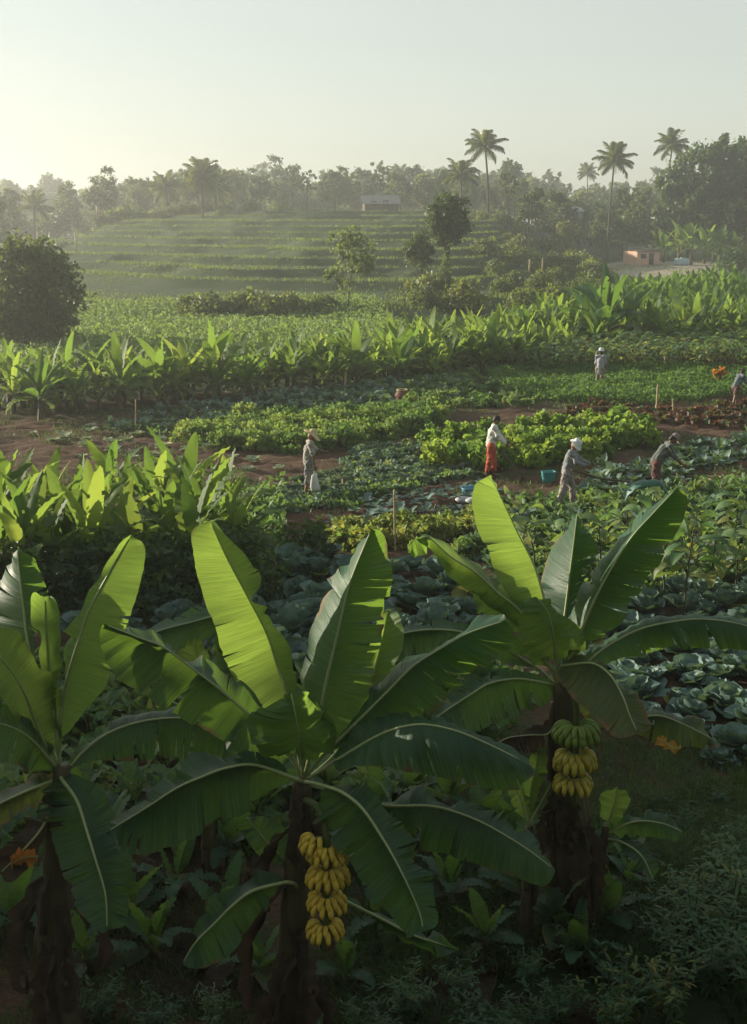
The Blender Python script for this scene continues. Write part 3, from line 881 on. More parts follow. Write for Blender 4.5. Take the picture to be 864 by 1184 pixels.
hand(C_, at(376, 1073, 8.60), 'banana_yellow', 10, 4.2, FACE, .95, 4)
hand(C_, at(369, 972, 8.64), 'banana_yellow', 5, 2.0, FACE - .9, 1.0, 5)
Shift(C_).fix()

# ---- the plant without fruit beside it
DE = 9.4
E_ = empty('banana_plant', (at(66, 1000, DE)[0], DE, 0))
tag(E_, 'banana plant without fruit, cut off by the picture edge, one tall half glowing leaf', 'banana plant')
hE = at(72, 895, DE)
hl('leaf', E_, DE, [(152, 618), (127, 661), (104, 704), (94, 732), (81, 773), (73, 809), (68, 855)],
   [(145, 625), (122, 664), (103, 702), (84, 725), (73, 744), (69, 765), (70, 800), (68, 835)],
   [(163, 624), (168, 635), (167, 653), (159, 687), (146, 725), (129, 770), (122, 793), (99, 820), (80, 845)],
   dm=[.1, .05, 0, 0], da=[.1, .12, .2, .1], db=[.14, .10, .04, 0], heart=hE, seed=20, mat='banana_young', bulge=.03, pleat=.004, tearsB=[(.42, .3, .5)])
hl('leaf', E_, DE, [(20, 632), (23, 664), (27, 702), (33, 748), (52, 840)],
   [(8, 653), (1, 671), (-10, 690), (-17, 720), (-8, 760), (25, 820)],
   [(38, 643), (44, 655), (55, 681), (56, 692), (45, 705), (44, 727), (42, 760), (54, 815)],
   dm=[.3, .3, .25, .1], da=[.55, .7, .6, .2], db=[.35, .42, .35, .12], heart=hE, seed=21, pleat=.006,
   tearsA=[(.2, .8, 1.4), (.3, .9, 2), (.42, .8, 1.5)], tearsB=[(.28, .7, 1.5), (.4, .8, 1.2)])
hl('leaf', E_, DE, [(52, 690), (54, 740), (59, 800), (68, 870)], [(43, 688), (44, 730), (46, 770), (58, 830)], [(64, 695), (66, 727), (70, 790), (70, 840)],
   dm=[-.05, -.05, 0], da=[-.14, -.15, 0], db=[-.12, -.13, 0], heart=hE, seed=22, mat='banana_young', bulge=-.15)
hl('leaf', E_, DE, [(-30, 735), (0, 760), (15, 778), (28, 801), (37, 824), (60, 880)],
   [(-5, 727), (23, 731), (33, 750), (46, 773), (56, 776), (64, 804), (66, 850)],
   [(-30, 770), (-10, 795), (8, 822), (23, 837), (42, 862)], dm=[-.4, -.3, 0], da=[-.35, -.2, 0], db=[-.5, -.4, 0], heart=hE, seed=23, mat='banana_young', tearsA=[(.62, .5, 1.5)])
hl('leaf', E_, DE, [(124, 1076), (122, 1034), (111, 995), (100, 959), (89, 926), (72, 902)],
   [(117, 1077), (94, 1053), (81, 1031), (69, 1009), (60, 981), (51, 951), (46, 923)],
   [(146, 1068), (149, 1031), (144, 998), (133, 970), (129, 939), (119, 914), (90, 897)],
   dm=[-.9, -.7, -.35, -.1], da=[-.9, -.65, -.35, -.1], db=[-.85, -.6, -.3, -.05], heart=hE, seed=24, bulge=.08, pleat=.010,
   tearsA=evt(TR, 7, .1, .9, (.5, .9), (.4, 1.2)), tearsB=evt(TR, 4, .1, .9, (.4, .8), (.4, 1)))
hl('leaf', E_, DE, [(300, 885), (285, 865), (250, 842), (217, 831), (178, 832), (144, 840), (117, 853), (92, 874), (70, 902)],
   [(290, 862), (255, 837), (217, 827), (178, 828), (144, 836), (117, 848), (90, 868)],
   [(280, 890), (250, 880), (222, 878), (196, 875), (178, 875), (150, 879), (111, 879), (84, 890)],
   dm=[.1, .15, .1, 0], da=[.3, .3, .25, .05], db=[.05, .1, .05, 0], heart=hE, seed=25, pleat=.02, npl=11, bulge=.1,
   tearsB=[(.2, .7, 1.5), (.34, .95, 2.4), (.42, .6, 1), (.5, .9, 2.2), (.6, .6, 1), (.7, .4, 1)])
hl('leaf', E_, DE, [(-40, 840), (-10, 835), (30, 850), (66, 888)], [(-30, 818), (-5, 812), (25, 828), (52, 862)], [(-20, 882), (10, 882), (42, 892)],
   dm=[-.6, -.45, 0], da=[-.5, -.35, 0], db=[-.7, -.5, 0], heart=hE, seed=26, tearsB=evt(TR, 4))
hl('leaf', E_, DE, [(-40, 962), (-10, 935), (30, 915), (64, 902)], [(-30, 930), (-10, 915), (20, 903), (42, 896)], [(-30, 985), (-10, 972), (18, 945), (46, 925)],
   dm=[-.5, -.4, 0], da=[-.35, -.2, 0], db=[-.55, -.4, 0], heart=hE, seed=27, tearsB=evt(TR, 4), mat='banana_old')
hl('leaf', E_, DE, [(0, 1010), (25, 985), (50, 955), (68, 915)], [(-15, 1000), (10, 975), (40, 940)], [(10, 1020), (40, 995), (60, 960)], dm=[-.3, -.2, 0], da=[-.25, -.2, 0], db=[-.35, -.25, 0], heart=hE, seed=28, mat='dry_leaf')
hl('leaf', E_, DE, [(12, 1000), (26, 992), (44, 990)], [(14, 988), (28, 982), (40, 984)], [(18, 1006), (30, 1003), (42, 996)], dm=-.3, da=-.35, db=-.25, seed=60, mat='orange_leaf', n=30, rib=.006, ripple=.02)
pseudostem(E_, [np.array([at(66, 1000, DE)[0], DE, -.05]), at(62, 1120, DE), at(66, 980, DE), at(72, 885, DE)], [.17, .14, .11, .07], seed=5)
for k, (px, py, az, L, W) in enumerate([(60, 1010, 3.9, 1.0, .14), (72, 1040, 5.0, .9, .12), (66, 1080, 4.4, .8, .15), (80, 1000, 5.9, .9, .1)]):
    dry_hang(E_, at(px, py, DE - .05), az, L, W, k + 60)
Shift(E_).fix()

# ---- the plant with the green-topped bunch
DR = 11.0
R_ = empty('banana_plant', (at(662, 1000, DR)[0], DR, 0))
tag(R_, 'banana plant with a hand of green bananas above two yellowing hands, beside dark cabbages', 'banana plant')
hR = at(648, 800, DR)
hl('leaf', R_, DR, [(567, 550), (584, 585), (598, 615), (614, 646), (624, 673), (640, 735)],
   [(558, 554), (551, 566), (555, 601), (562, 628), (571, 657), (584, 684), (596, 700), (622, 720)],
   [(571, 553), (588, 587), (604, 618), (621, 651), (631, 680), (643, 720)], dm=[.4, .3, .2, 0], da=[.25, .05, .0, 0], db=[.45, .4, .3, .05], heart=hR, seed=30, mat='banana_young', bulge=.05, pleat=.004)
hl('leaf', R_, DR, [(668, 591), (664, 625), (659, 665), (654, 705), (648, 755)],
   [(656, 604), (646, 621), (635, 632), (629, 646), (625, 662), (624, 676), (632, 692), (644, 715)],
   [(678, 604), (683, 617), (693, 644), (690, 650), (680, 653), (674, 670), (668, 689), (659, 715)], dm=[.2, .2, .15, .05], da=[.5, .75, .6, .15], db=[.3, .38, .3, .08], heart=hR, seed=31, bulge=.04,
   tearsB=[(.35, .9, 2), (.45, .7, 1.4), (.55, .6, 1)])
hl('leaf', R_, DR, [(783, 564), (754, 595), (730, 622), (708, 656), (690, 689), (675, 723), (654, 775)],
   [(766, 573), (742, 598), (720, 616), (708, 631), (697, 646), (688, 662), (676, 671), (662, 677), (657, 712), (652, 745)],
   [(790, 568), (792, 582), (787, 603), (775, 624), (764, 645), (757, 664), (742, 682), (726, 705), (708, 727), (682, 744)], dm=[-.1, -.1, -.05, 0], da=[.2, .5, .55, .15], db=[0, .12, .12, .05], heart=hR, seed=32, bulge=.04, pleat=.006,
   tearsA=[(.42, .6, 1.2), (.58, .8, 1.6)], tearsB=[(.35, .75, .5), (.45, .7, .5), (.58, .5, .6)])
hl('leaf', R_, DR, [(482, 624), (496, 622), (523, 645), (550, 662), (575, 685), (602, 708), (625, 745)],
   [(500, 636), (516, 658), (536, 679), (558, 688), (572, 700), (600, 722)],
   [(497, 619), (526, 641), (553, 656), (580, 679), (606, 700)], dm=[-.3, -.25, -.1, 0], da=[-.2, -.05, 0, 0], db=[-.1, .2, .2, .05], heart=hR, seed=33, bulge=.06, mat='banana_young')
hl('leaf', R_, DR, [(471, 632), (480, 624), (494, 623)], [(473, 640), (484, 644), (494, 638)], [(474, 626), (484, 621)], dm=[-.25, -.3, -.28], da=[-.15, -.1, -.2], db=[-.3, -.33], seed=34, mat='banana_young', n=30, rib=.004)
hl('leaf', R_, DR, [(545, 682), (560, 695), (580, 708), (615, 740)], [(556, 708), (572, 714), (595, 730)], [(555, 683), (575, 692), (605, 720)], dm=[-.05, 0, 0], da=[.05, .1, .05], db=[.1, .1, .05], heart=hR, seed=35, mat='banana_young', ripple=.03)
hl('leaf', R_, DR, [(620, 690), (632, 706), (639, 730), (643, 765)],
   [(608, 694), (598, 715), (599, 738), (612, 752), (628, 762)], [(640, 700), (656, 714), (673, 727), (676, 745), (660, 758)], dm=[-.25, -.25, -.2, -.05], da=[-.3, -.35, -.2, -.05], db=[-.1, -.05, 0, 0], heart=hR, seed=36, mat='banana_young', ripple=.03, bulge=.12, pleat=.01, npl=5)
hl('leaf', R_, DR, [(598, 735), (605, 745), (622, 757), (640, 775)], [(592, 745), (602, 756), (622, 766)], [(605, 737), (620, 748), (635, 762)], dm=[-.1, -.1, 0], da=[-.1, -.1, 0], db=[-.05, 0, 0], heart=hR, seed=37, mat='banana_young')
hl('leaf', R_, DR, [(738, 848), (729, 829), (720, 805), (705, 780), (684, 767), (650, 770)],
   [(717, 853), (702, 844), (681, 823), (660, 805), (645, 785)], [(751, 840), (735, 808), (718, 783), (694, 765), (668, 764)], dm=[-.95, -.8, -.5, -.1], da=[-.95, -.85, -.55, -.15], db=[-.85, -.65, -.35, -.05], heart=hR, seed=38, mat='banana_old', pleat=.012, bulge=.08,
   tearsA=evt(TR, 4, .1, .7, (.4, .8), (.5, 1)))
hl('leaf', R_, DR, [(905, 745), (864, 724), (815, 716), (778, 719), (742, 727), (711, 742), (687, 759), (655, 790)],
   [(880, 728), (850, 719), (815, 712), (787, 710), (757, 710), (733, 719), (705, 738), (680, 758)],
   [(900, 765), (864, 752), (833, 751), (809, 751), (784, 748), (754, 757), (723, 758), (695, 768)], dm=[-.2, -.1, .0, 0], da=[.0, .2, .25, .05], db=[-.25, -.15, -.05, 0], heart=hR, seed=39, pleat=.02, npl=16, bulge=.1,
   tearsB=[(.2, .5, .8), (.34, .9, 3), (.5, .5, .8), (.6, .6, .8)], tearsA=evt(TR, 3))
hl('leaf', R_, DR, [(832, 859), (800, 842), (765, 828), (735, 828), (690, 812), (655, 805)], [(820, 845), (795, 832), (770, 821), (745, 819), (700, 803)], [(826, 866), (795, 863), (762, 862), (740, 848), (700, 825)], dm=[-.4, -.3, 0], da=[-.25, -.15, 0], db=[-.45, -.35, 0], heart=hR, seed=40, mat='banana_old', pleat=.012, tearsB=evt(TR, 3))
hl('leaf', R_, DR, [(496, 836), (517, 821), (546, 802), (567, 790), (600, 785), (642, 792)], [(505, 818), (535, 790), (565, 781), (600, 777), (625, 782)], [(510, 840), (530, 839), (552, 846), (578, 833), (602, 824), (632, 812)], dm=[-.5, -.35, -.15, 0], da=[-.25, -.1, 0, 0], db=[-.55, -.4, -.2, 0], heart=hR, seed=41, pleat=.014, bulge=.1,
   tearsA=evt(TR, 4, .1, .8, (.7, .98), (1.5, 3)), tearsB=evt(TR, 6, .1, .8, (.4, .9), (.8, 1.6)))
hl('leaf', R_, DR, [(430, 762), (440, 741), (468, 732), (499, 728), (535, 731), (575, 745), (625, 775)], [(436, 750), (442, 737), (470, 728), (500, 725), (535, 727), (580, 742)], [(433, 775), (455, 766), (477, 762), (505, 752), (535, 745), (580, 765)], dm=[-.1, 0, .1, .1], da=[.05, .2, .3, .15], db=[-.1, -.05, .05, .05], heart=hR, seed=42, pleat=.016, npl=12, bulge=.1, tearsB=evt(TR, 5, .1, .8, (.4, .9), (.8, 1.5)))
hl('leaf', R_, DR, [(571, 862), (588, 853), (612, 850), (634, 848), (646, 830)], [(575, 856), (600, 847), (630, 842)], [(580, 870), (602, 868), (626, 866)], dm=[-.3, -.2, 0], da=[-.2, -.1, 0], db=[-.3, -.25, -.05], heart=hR, seed=43, mat='dry_leaf', tearsB=evt(TR, 5, .1, .8, (.5, .95), (1.5, 3)), rib=.008)
hl('leaf', R_, DR, [(700, 838), (690, 815), (672, 798), (652, 792)], [(688, 842), (672, 825), (655, 806)], [(712, 832), (700, 808), (680, 793)], dm=[.1, .1, 0], da=[.05, .1, 0], db=[.2, .15, 0], heart=hR, seed=44, mat='banana_old', tearsA=evt(TR, 3))
hl('leaf', R_, DR, [(758, 854), (768, 858), (780, 865), (788, 864)], [(764, 851), (776, 857), (786, 859)], [(760, 861), (770, 866), (782, 870)], dm=-.5, da=-.42, db=-.55, seed=61, mat='orange_leaf', n=30, rib=.006, ripple=.02)
baseR = np.array([at(664, 1000, DR)[0], DR, -.05])
pseudostem(R_, [baseR, at(664, 1060, DR), at(660, 930, DR), at(650, 790, DR)], [.21, .19, .14, .085], seed=7)
pseudostem(R_, [baseR + [-.14, .05, 0], at(641, 1000, DR), at(637, 900, DR), at(640, 812, DR)], [.10, .08, .05, .035], name='stem_sheath', seed=8)
for k, (px, py, az, L, W) in enumerate([(660, 925, 4.5, .5, .16), (645, 915, 4.0, .5, .13), (676, 955, 5.2, .6, .12), (640, 965, 3.7, .7, .12), (668, 1000, 4.7, .6, .13)]):
    dry_hang(R_, at(px, py, DR - .12), az, L, W, k + 80)
stk = MB()
stk.tube(catmull([at(652, 790, DR), at(662, 800, 10.7), at(667, 825, 10.62), at(666, 880, 10.6), at(664, 932, 10.6)], 20), np.linspace(.034, .024, 20), 10)
stk.build('fruit_stalk', M['stalk'], R_)
hand(R_, at(667, 845, 10.62), 'banana_green', 12, 4.4, FACE, 1.5, 11)
hand(R_, at(665, 877, 10.61), 'banana_turning', 12, 4.4, FACE, 1.4, 12)
hand(R_, at(663, 904, 10.60), 'banana_turning', 10, 4.0, FACE, 1.22, 13)
Shift(R_).fix()

# ---- young suckers round them
S1 = empty('young_banana_plant', (at(612, 960, 10.8)[0], 10.8, 0)); tag(S1, 'short banana sucker with one bright leaf against the fruiting stem of the green bunch', 'banana plant')
hS = at(612, 955, 10.8)
hl('leaf', S1, 10.8, [(622, 864), (620, 885), (614, 915), (611, 950)], [(613, 874), (606, 895), (606, 925)], [(629, 876), (630, 900), (620, 930)], dm=.05, da=-.05, db=-.02, heart=hS, seed=50, mat='banana_young')
hl('leaf', S1, 10.8, [(592, 905), (600, 918), (610, 948)], [(590, 918), (598, 935)], [(603, 903), (611, 925)], dm=-.1, da=-.15, db=-.05, heart=hS, seed=51, mat='banana_young')
hl('leaf', S1, 10.8, [(638, 905), (630, 920), (614, 950)], [(628, 905), (618, 930)], [(640, 915), (626, 942)], dm=-.1, da=-.1, db=-.18, heart=hS, seed=52, mat='banana_old')
pseudostem(S1, [np.array([hS[0], 10.8, -.05]), hS], [.07, .04], seed=9); Shift(S1).fix()
S2 = empty('young_banana_plant', (at(700, 960, 10.9)[0], 10.9, 0)); tag(S2, 'slim banana sucker with a dark drooping leaf on bare ground beside the thick trunk', 'banana plant')
hS = at(701, 955, 10.9)
hl('leaf', S2, 10.9, [(714, 909), (712, 925), (706, 945), (701, 962)], [(696, 916), (697, 932), (699, 950)], [(728, 921), (724, 935), (711, 955)], dm=0, da=.06, db=-.08, heart=hS, seed=53, mat='banana_young')
hl('leaf', S2, 10.9, [(790, 962), (765, 952), (735, 950), (704, 962)], [(770, 945), (740, 944), (712, 953)], [(780, 970), (750, 968), (718, 968)], dm=[-.3, -.15, 0], da=[-.1, 0, 0], db=[-.35, -.2, 0], heart=hS, seed=54)
hl('leaf', S2, 10.9, [(756, 1018), (742, 990), (722, 975), (702, 970)], [(742, 1012), (725, 990), (708, 977)], [(762, 1000), (745, 978), (722, 968)], dm=[-.4, -.3, 0], da=[-.45, -.3, 0], db=[-.35, -.2, 0], heart=hS, seed=55)
pseudostem(S2, [np.array([at(684, 1050, 10.9)[0], 10.9, -.05]), at(690, 1030, 10.9), hS], [.08, .06, .035], seed=10); Shift(S2).fix()
S3 = empty('young_banana_plant', (at(225, 860, 12.2)[0], 12.2, 0)); tag(S3, 'young banana plant half hidden behind the glowing leaf, small yellow-green leaf upright', 'banana plant')
hS = at(238, 850, 12.2)
hl('leaf', S3, 12.2, [(226, 738), (228, 760), (232, 785), (238, 850)], [(214, 742), (207, 756), (218, 780)], [(238, 742), (243, 765), (241, 790)], dm=.1, da=0, db=.05, heart=hS, seed=56, mat='banana_young')
hl('leaf', S3, 12.2, [(160, 742), (180, 731), (215, 721), (262, 711), (290, 725), (262, 830)], [(165, 736), (195, 722), (240, 709)], [(175, 748), (205, 752), (250, 745)], dm=[-.2, -.1, 0], da=[0, .15, .1], db=[-.2, -.2, 0], heart=hS, seed=57, tearsB=evt(TR, 4, .1, .8, (.5, .9), (1, 2)))
hl('leaf', S3, 12.2, [(180, 808), (200, 812), (222, 828), (238, 850)], [(183, 815), (205, 825)], [(195, 806), (220, 818)], dm=[-.3, 0], da=-.2, db=-.1, heart=hS, seed=58, mat='banana_young')
hl('leaf', S3, 12.2, [(260, 800), (252, 790), (240, 840)], [(250, 790), (240, 810)], [(262, 805), (252, 830)], dm=-.1, da=-.1, db=-.1, heart=hS, seed=59)
pseudostem(S3, [np.array([hS[0], 12.2, -.05]), hS], [.10, .06], seed=11); Shift(S3).fix()
# ------------------------------------------------------------------ plant kinds built once, then set out plant by plant
def sleaf(mb, p0, az, el, L, W, bend=0.6, cup=0.25, rows=5, cols=3, mi=0, power=0.8, ruffle=0.0, r=rng, ptail=1.0, stem=0.0, twist=0.0):
    """one small leaf: a bent blade from p0, out along azimuth az, rising at el, bending over"""
    s = np.linspace(0, 1, rows)
    e = el - bend * s
    ds = L / (rows - 1)
    hx = np.concatenate([[0], np.cumsum(np.cos(e[:-1]) * ds)]); hz = np.concatenate([[0], np.cumsum(np.sin(e[:-1]) * ds)])
    d = np.array([math.cos(az), math.sin(az), 0]); sd = np.array([-math.sin(az), math.cos(az), 0.0])
    if twist: sd = sd * math.cos(twist) + np.array([0, 0, 1.0]) * math.sin(twist)
    C = np.asarray(p0) + hx[:, None] * d + hz[:, None] * np.array([0, 0, 1.0])
    nor = np.stack([-np.sin(e) * d[0], -np.sin(e) * d[1], np.cos(e)], 1)
    wd = W * np.sin(np.pi * np.clip(s ** power * 0.93 + 0.05, 0, 1)) ** ptail
    t = np.linspace(-1, 1, cols)
    G = C[:, None] + sd * (wd[:, None] * t[None])[..., None] + nor[:, None] * (wd[:, None] * cup * (t ** 2)[None])[..., None]
    if ruffle:
        G = G + nor[:, None] * (ruffle * W * (np.abs(t) ** 2)[None] * r.uniform(-1, 1, (rows, cols)))[..., None]
    uv = np.stack(np.broadcast_arrays(s[:, None], 0.5 + t[None] * .5), -1)
    mb.grid(G, uv, mi)


def quads_leaves(mb, P0, size, r, mi=0, asp=1.7, up=0.3):
    """loose folded leaves at P0 (n,3), 2 quads each"""
    n = len(P0); size = np.broadcast_to(size, (n,)) * r.uniform(.65, 1.35, n)
    d = nrm(r.normal(0, 1, (n, 3)) + [0, 0, -0.1]); q = nrm(r.normal(0, 1, (n, 3)) + [0, 0, up * 2])
    s = nrm(np.cross(d, q)); nn = np.cross(s, d)
    L = (size * asp)[:, None] * d * .5; W = size[:, None] * s * .5; F = nn * (size * .16)[:, None]
    V = np.stack([P0 - L, P0 - L * .1 - W + F, P0 + L, P0 - L * .1 + W + F], 1).reshape(-1, 3)
    k = np.arange(n)[:, None] * 4
    mb.add(V, None, np.concatenate([k + [0, 2, 1], k + [0, 3, 2]]), np.tile([[0, .5], [.5, .2], [1, .5], [.5, .8]], (n, 1)), mi)


def p_cabbage(seed, big=True):
    r = np.random.default_rng(seed); mb = MB()
    n = 15
    yel = seed % 3 == 0
    for k in range(n):
        f = k / n; az = k * 2.4 + r.normal(0, .2)
        sleaf(mb, (0.03 * math.cos(az), 0.03 * math.sin(az), .04 + .06 * f), az, 0.45 + 0.75 * f + r.normal(0, .1), r.uniform(.30, .40) * (1 - .3 * f), r.uniform(.15, .20) * (1 - .2 * f), bend=r.uniform(.5, 1.1) - 0.9 * f, cup=.35 + .3 * f, rows=6, cols=5, power=1.25, ruffle=.16, r=r, ptail=.55, mi=1 if yel and k in (1, 4) else 0)
    outer = mb.mesh('cabbage', [M['cabbage'], M['yellow_leaf']])
    hb = MB()
    for k in range(7):
        az = k * 2.4; sleaf(hb, (0.02 * math.cos(az + 3), 0.02 * math.sin(az + 3), .08), az, 1.25, .20, .12, bend=1.9, cup=.5, rows=6, cols=5, power=1.1, ruffle=.06, r=r, ptail=.5)
    hb.ellipsoid((0, 0, .17), (.085, .085, .08), 12, 8)
    return outer, hb.mesh('heart', M['cabbage_heart'])


def p_rosette(name, mat, seed, n, L, W, el0, el1, bend, ruffle=.15, power=1.1, rows=4, cols=3, cup=.3, ptail=.6, z0=.03):
    r = np.random.default_rng(seed); mb = MB()
    for k in range(n):
        f = k / n; az = k * 2.4 + r.normal(0, .25)
        sleaf(mb, (.02 * math.cos(az), .02 * math.sin(az), z0 + .04 * f), az, el0 + (el1 - el0) * f + r.normal(0, .12), L * r.uniform(.75, 1.2), W * r.uniform(.8, 1.2), bend=bend * r.uniform(.6, 1.3), cup=cup, rows=rows, cols=cols, power=power, ruffle=ruffle, r=r, ptail=ptail)
    return mb.mesh(name, M[mat])


def p_bush(name, mats, seed, n, rx, rz, size, stems=5, yellow=0.0, flat=0.0, asp=1.7):
    """leafy dome on stems"""
    r = np.random.default_rng(seed); mb = MB()
    for k in range(stems):
        a = r.uniform(0, 6.28); q = rx * r.uniform(.2, .6)
        mb.tube(catmull([(0, 0, -.02), (q * .3 * math.cos(a), q * .3 * math.sin(a), rz * .8), (q * math.cos(a), q * math.sin(a), rz * 1.5)], 6), np.linspace(.012, .004, 6) * (1 + rx), 5, mi=1)
    nc = max(6, n // 14)
    c = nrm(r.normal(0, 1, (nc, 3))) * (r.uniform(.35, 1, nc) ** .5)[:, None] * [rx, rx, rz]
    c[:, 2] = np.abs(c[:, 2]) * (1.9 - flat) + rz * .12
    idx = r.integers(0, nc, n)
    P0 = c[idx] + np.clip(r.normal(0, .20, (n, 3)), -.3, .3) * [rx, rx, rz]
    P0[:, 2] = np.maximum(P0[:, 2], .02)
    quads_leaves(mb, P0, size, r, 0, asp)
    if yellow:
        k = int(n * yellow); quads_leaves(mb, P0[r.integers(0, n, k)] + r.normal(0, .05, (k, 3)), size, r, 2, asp)
    return mb.mesh(name, [M[x] for x in mats])


def gen_banana_leaf(mb, p0, az, el, L, W, bend, seed, mi=0, n=24, nc=3, tear=.12, fold=.16):
    r = np.random.default_rng(seed)
    s = np.linspace(0, 1, n)
    e = el - bend * s ** 1.4
    ds = L / (n - 1)
    hx = np.concatenate([[0], np.cumsum(np.cos(e[:-1]) * ds)]); hz = np.concatenate([[0], np.cumsum(np.sin(e[:-1]) * ds)])
    yaw = az + r.normal(0, .15) * s
    C = np.asarray(p0) + np.stack([hx * np.cos(yaw), hx * np.sin(yaw), hz], 1)
    d = np.stack([np.cos(yaw), np.sin(yaw), 0 * s], 1); sd0 = np.stack([-np.sin(yaw), np.cos(yaw), 0 * s], 1)
    nor0 = np.stack([-np.sin(e) * d[:, 0], -np.sin(e) * d[:, 1], np.cos(e)], 1)
    tw = r.normal(0, .28) + r.normal(0, .2) * s
    sd = sd0 * np.cos(tw)[:, None] + nor0 * np.sin(tw)[:, None]; nor = np.cross(d * 0 + nrm(np.gradient(C, axis=0)), sd)
    wd = W * np.sin(np.pi * np.clip((s - .16) / .84, 0, 1) ** .75) ** .55; wd[s < .16] = 0.006; wd[-1] = .004
    t = np.linspace(-1, 1, 2 * nc + 1)
    fo = r.uniform(-.5, 1.0) * fold * 2
    saw = (np.arange(n) % 2 - .5) * .022
    G = C[:, None] + sd[:, None] * (wd[:, None] * t[None])[..., None] + nor[:, None] * (wd[:, None] * np.abs(t)[None] * fo + (saw + r.normal(0, .008, n))[:, None] * np.abs(t)[None])[..., None]
    mask = np.ones((n - 1, 2 * nc), bool)
    for k in range(3, n - 2):
        for sgn in (0, 1):
            if r.random() < tear:
                c_ = int(r.integers(1, nc))
                if sgn: mask[k, nc + c_:] = False
                else: mask[k, :nc - c_] = False
    uv = np.stack(np.broadcast_arrays((s * L)[:, None], .5 + t[None] * .5), -1)
    mb.grid(G, uv, mi, mask)


def p_grove(seed, H=2.2, nl=9, parts=False, name='banana_plant', mat='grove', Lm=1.25, Wm=.24, low=None):
    """a young banana plant: stem and a shuttlecock of paddle leaves; as one mesh or as parts"""
    r = np.random.default_rng(seed)
    hs = H * (r.uniform(.38, .5) if low is None else low)
    st = MB(); st.tube(catmull([(0, 0, -.05), (r.normal(0, .03), r.normal(0, .03), hs * .5), (r.normal(0, .05), r.normal(0, .05), hs)], 8), np.linspace(.10, .05, 8) * H / 2.2, 8, mi=1)
    leaves = []
    for k in range(nl):
        f = k / (nl - 1); az = k * 2.4 + r.normal(0, .3)
        el = 0.35 + 1.1 * f + r.normal(0, .12)
        lb = st if not parts else MB()
        old = f < .22 and r.random() < .7
        gen_banana_leaf(lb, (0, 0, hs * (.78 + .2 * f)), az, el, Lm * H / 2.2 * r.uniform(.8, 1.15) * (.8 + .3 * f), Wm * H / 2.2 * r.uniform(.8, 1.15), (1.9 - 1.4 * f) * r.uniform(.7, 1.2), seed * 31 + k, mi=0 if not old else 2, tear=.03 + .16 * (1 - f))
        if parts: leaves.append(lb.mesh('leaf', [M[mat], M['grove_stem'], M['banana_old']]))
    mats = [M[mat], M['grove_stem'], M['banana_old']]
    if not parts: return st.mesh(name, mats)
    return st.mesh('pseudostem', mats), leaves


def p_stalkplant(seed, H=1.5, nl=9, L=.42, W=.12):
    r = np.random.default_rng(seed); mb = MB()
    top = (r.normal(0, .06), r.normal(0, .06), H)
    path = catmull([(0, 0, -.05), (r.normal(0, .05), r.normal(0, .05), H * .5), top], 9)
    mb.tube(path, np.linspace(.022, .010, 9), 6, mi=1)
    for k in range(nl):
        f = .45 + .55 * k / nl; p0 = np.array([np.interp(f, np.linspace(0, 1, 9), path[:, j]) for j in range(3)])
        az = k * 2.4 + r.normal(0, .3)
        pe = p0 + np.array([math.cos(az) * .16, math.sin(az) * .16, .12]); mb.tube([p0, pe], [.007, .005], 5, mi=1)
        sleaf(mb, pe, az, r.uniform(-.3, .7), L * r.uniform(.7, 1.2), W * r.uniform(.8, 1.25), bend=r.uniform(.8, 1.7), cup=r.uniform(-.2, .4), rows=6, cols=5, mi=2 if (k < 2 or r.random() < .12) else 0, power=.75, ptail=.8, r=r, twist=r.normal(0, .4))
    return mb.mesh('broad_leaved_plant', [M['green'], M['grove_stem'], M['yellow_leaf']])


def p_weed(seed, n=16, H=.9, L=.13, yel=.04):
    """a weedy bush: thin stems set with narrow leaflets"""
    r = np.random.default_rng(seed); mb = MB()
    for k in range(n):
        a = r.uniform(0, 6.28); q = r.uniform(.1, .55) * H
        path = catmull([(r.normal(0, .05), r.normal(0, .05), -.02), (q * .35 * math.cos(a), q * .35 * math.sin(a), H * r.uniform(.4, .6)), (q * math.cos(a), q * math.sin(a), H * r.uniform(.65, 1.05))], 12)
        mb.tube(path, np.linspace(.007, .002, 12), 4, mi=1)
        for j in range(3, 12):
            for m in range(3):
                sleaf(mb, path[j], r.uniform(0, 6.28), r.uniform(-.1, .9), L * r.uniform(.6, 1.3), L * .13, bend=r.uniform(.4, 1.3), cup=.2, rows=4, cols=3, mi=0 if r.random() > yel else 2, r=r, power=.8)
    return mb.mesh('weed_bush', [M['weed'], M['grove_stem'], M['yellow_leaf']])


def crown_pts(r, ells, nclump, per, spread):
    """leaf positions: clumps near the surface of lobes"""
    out = []
    for (c, rad), w_ in ells:
        nc = max(3, int(nclump * w_))
        cc = nrm(r.normal(0, 1, (nc, 3))) * (r.uniform(.3, 1.0, nc) ** .45)[:, None] * rad + c
        out.append((cc[:, None] + r.normal(0, spread, (nc, per, 3)) * np.array(rad).mean()).reshape(-1, 3))
    return np.vstack(out)


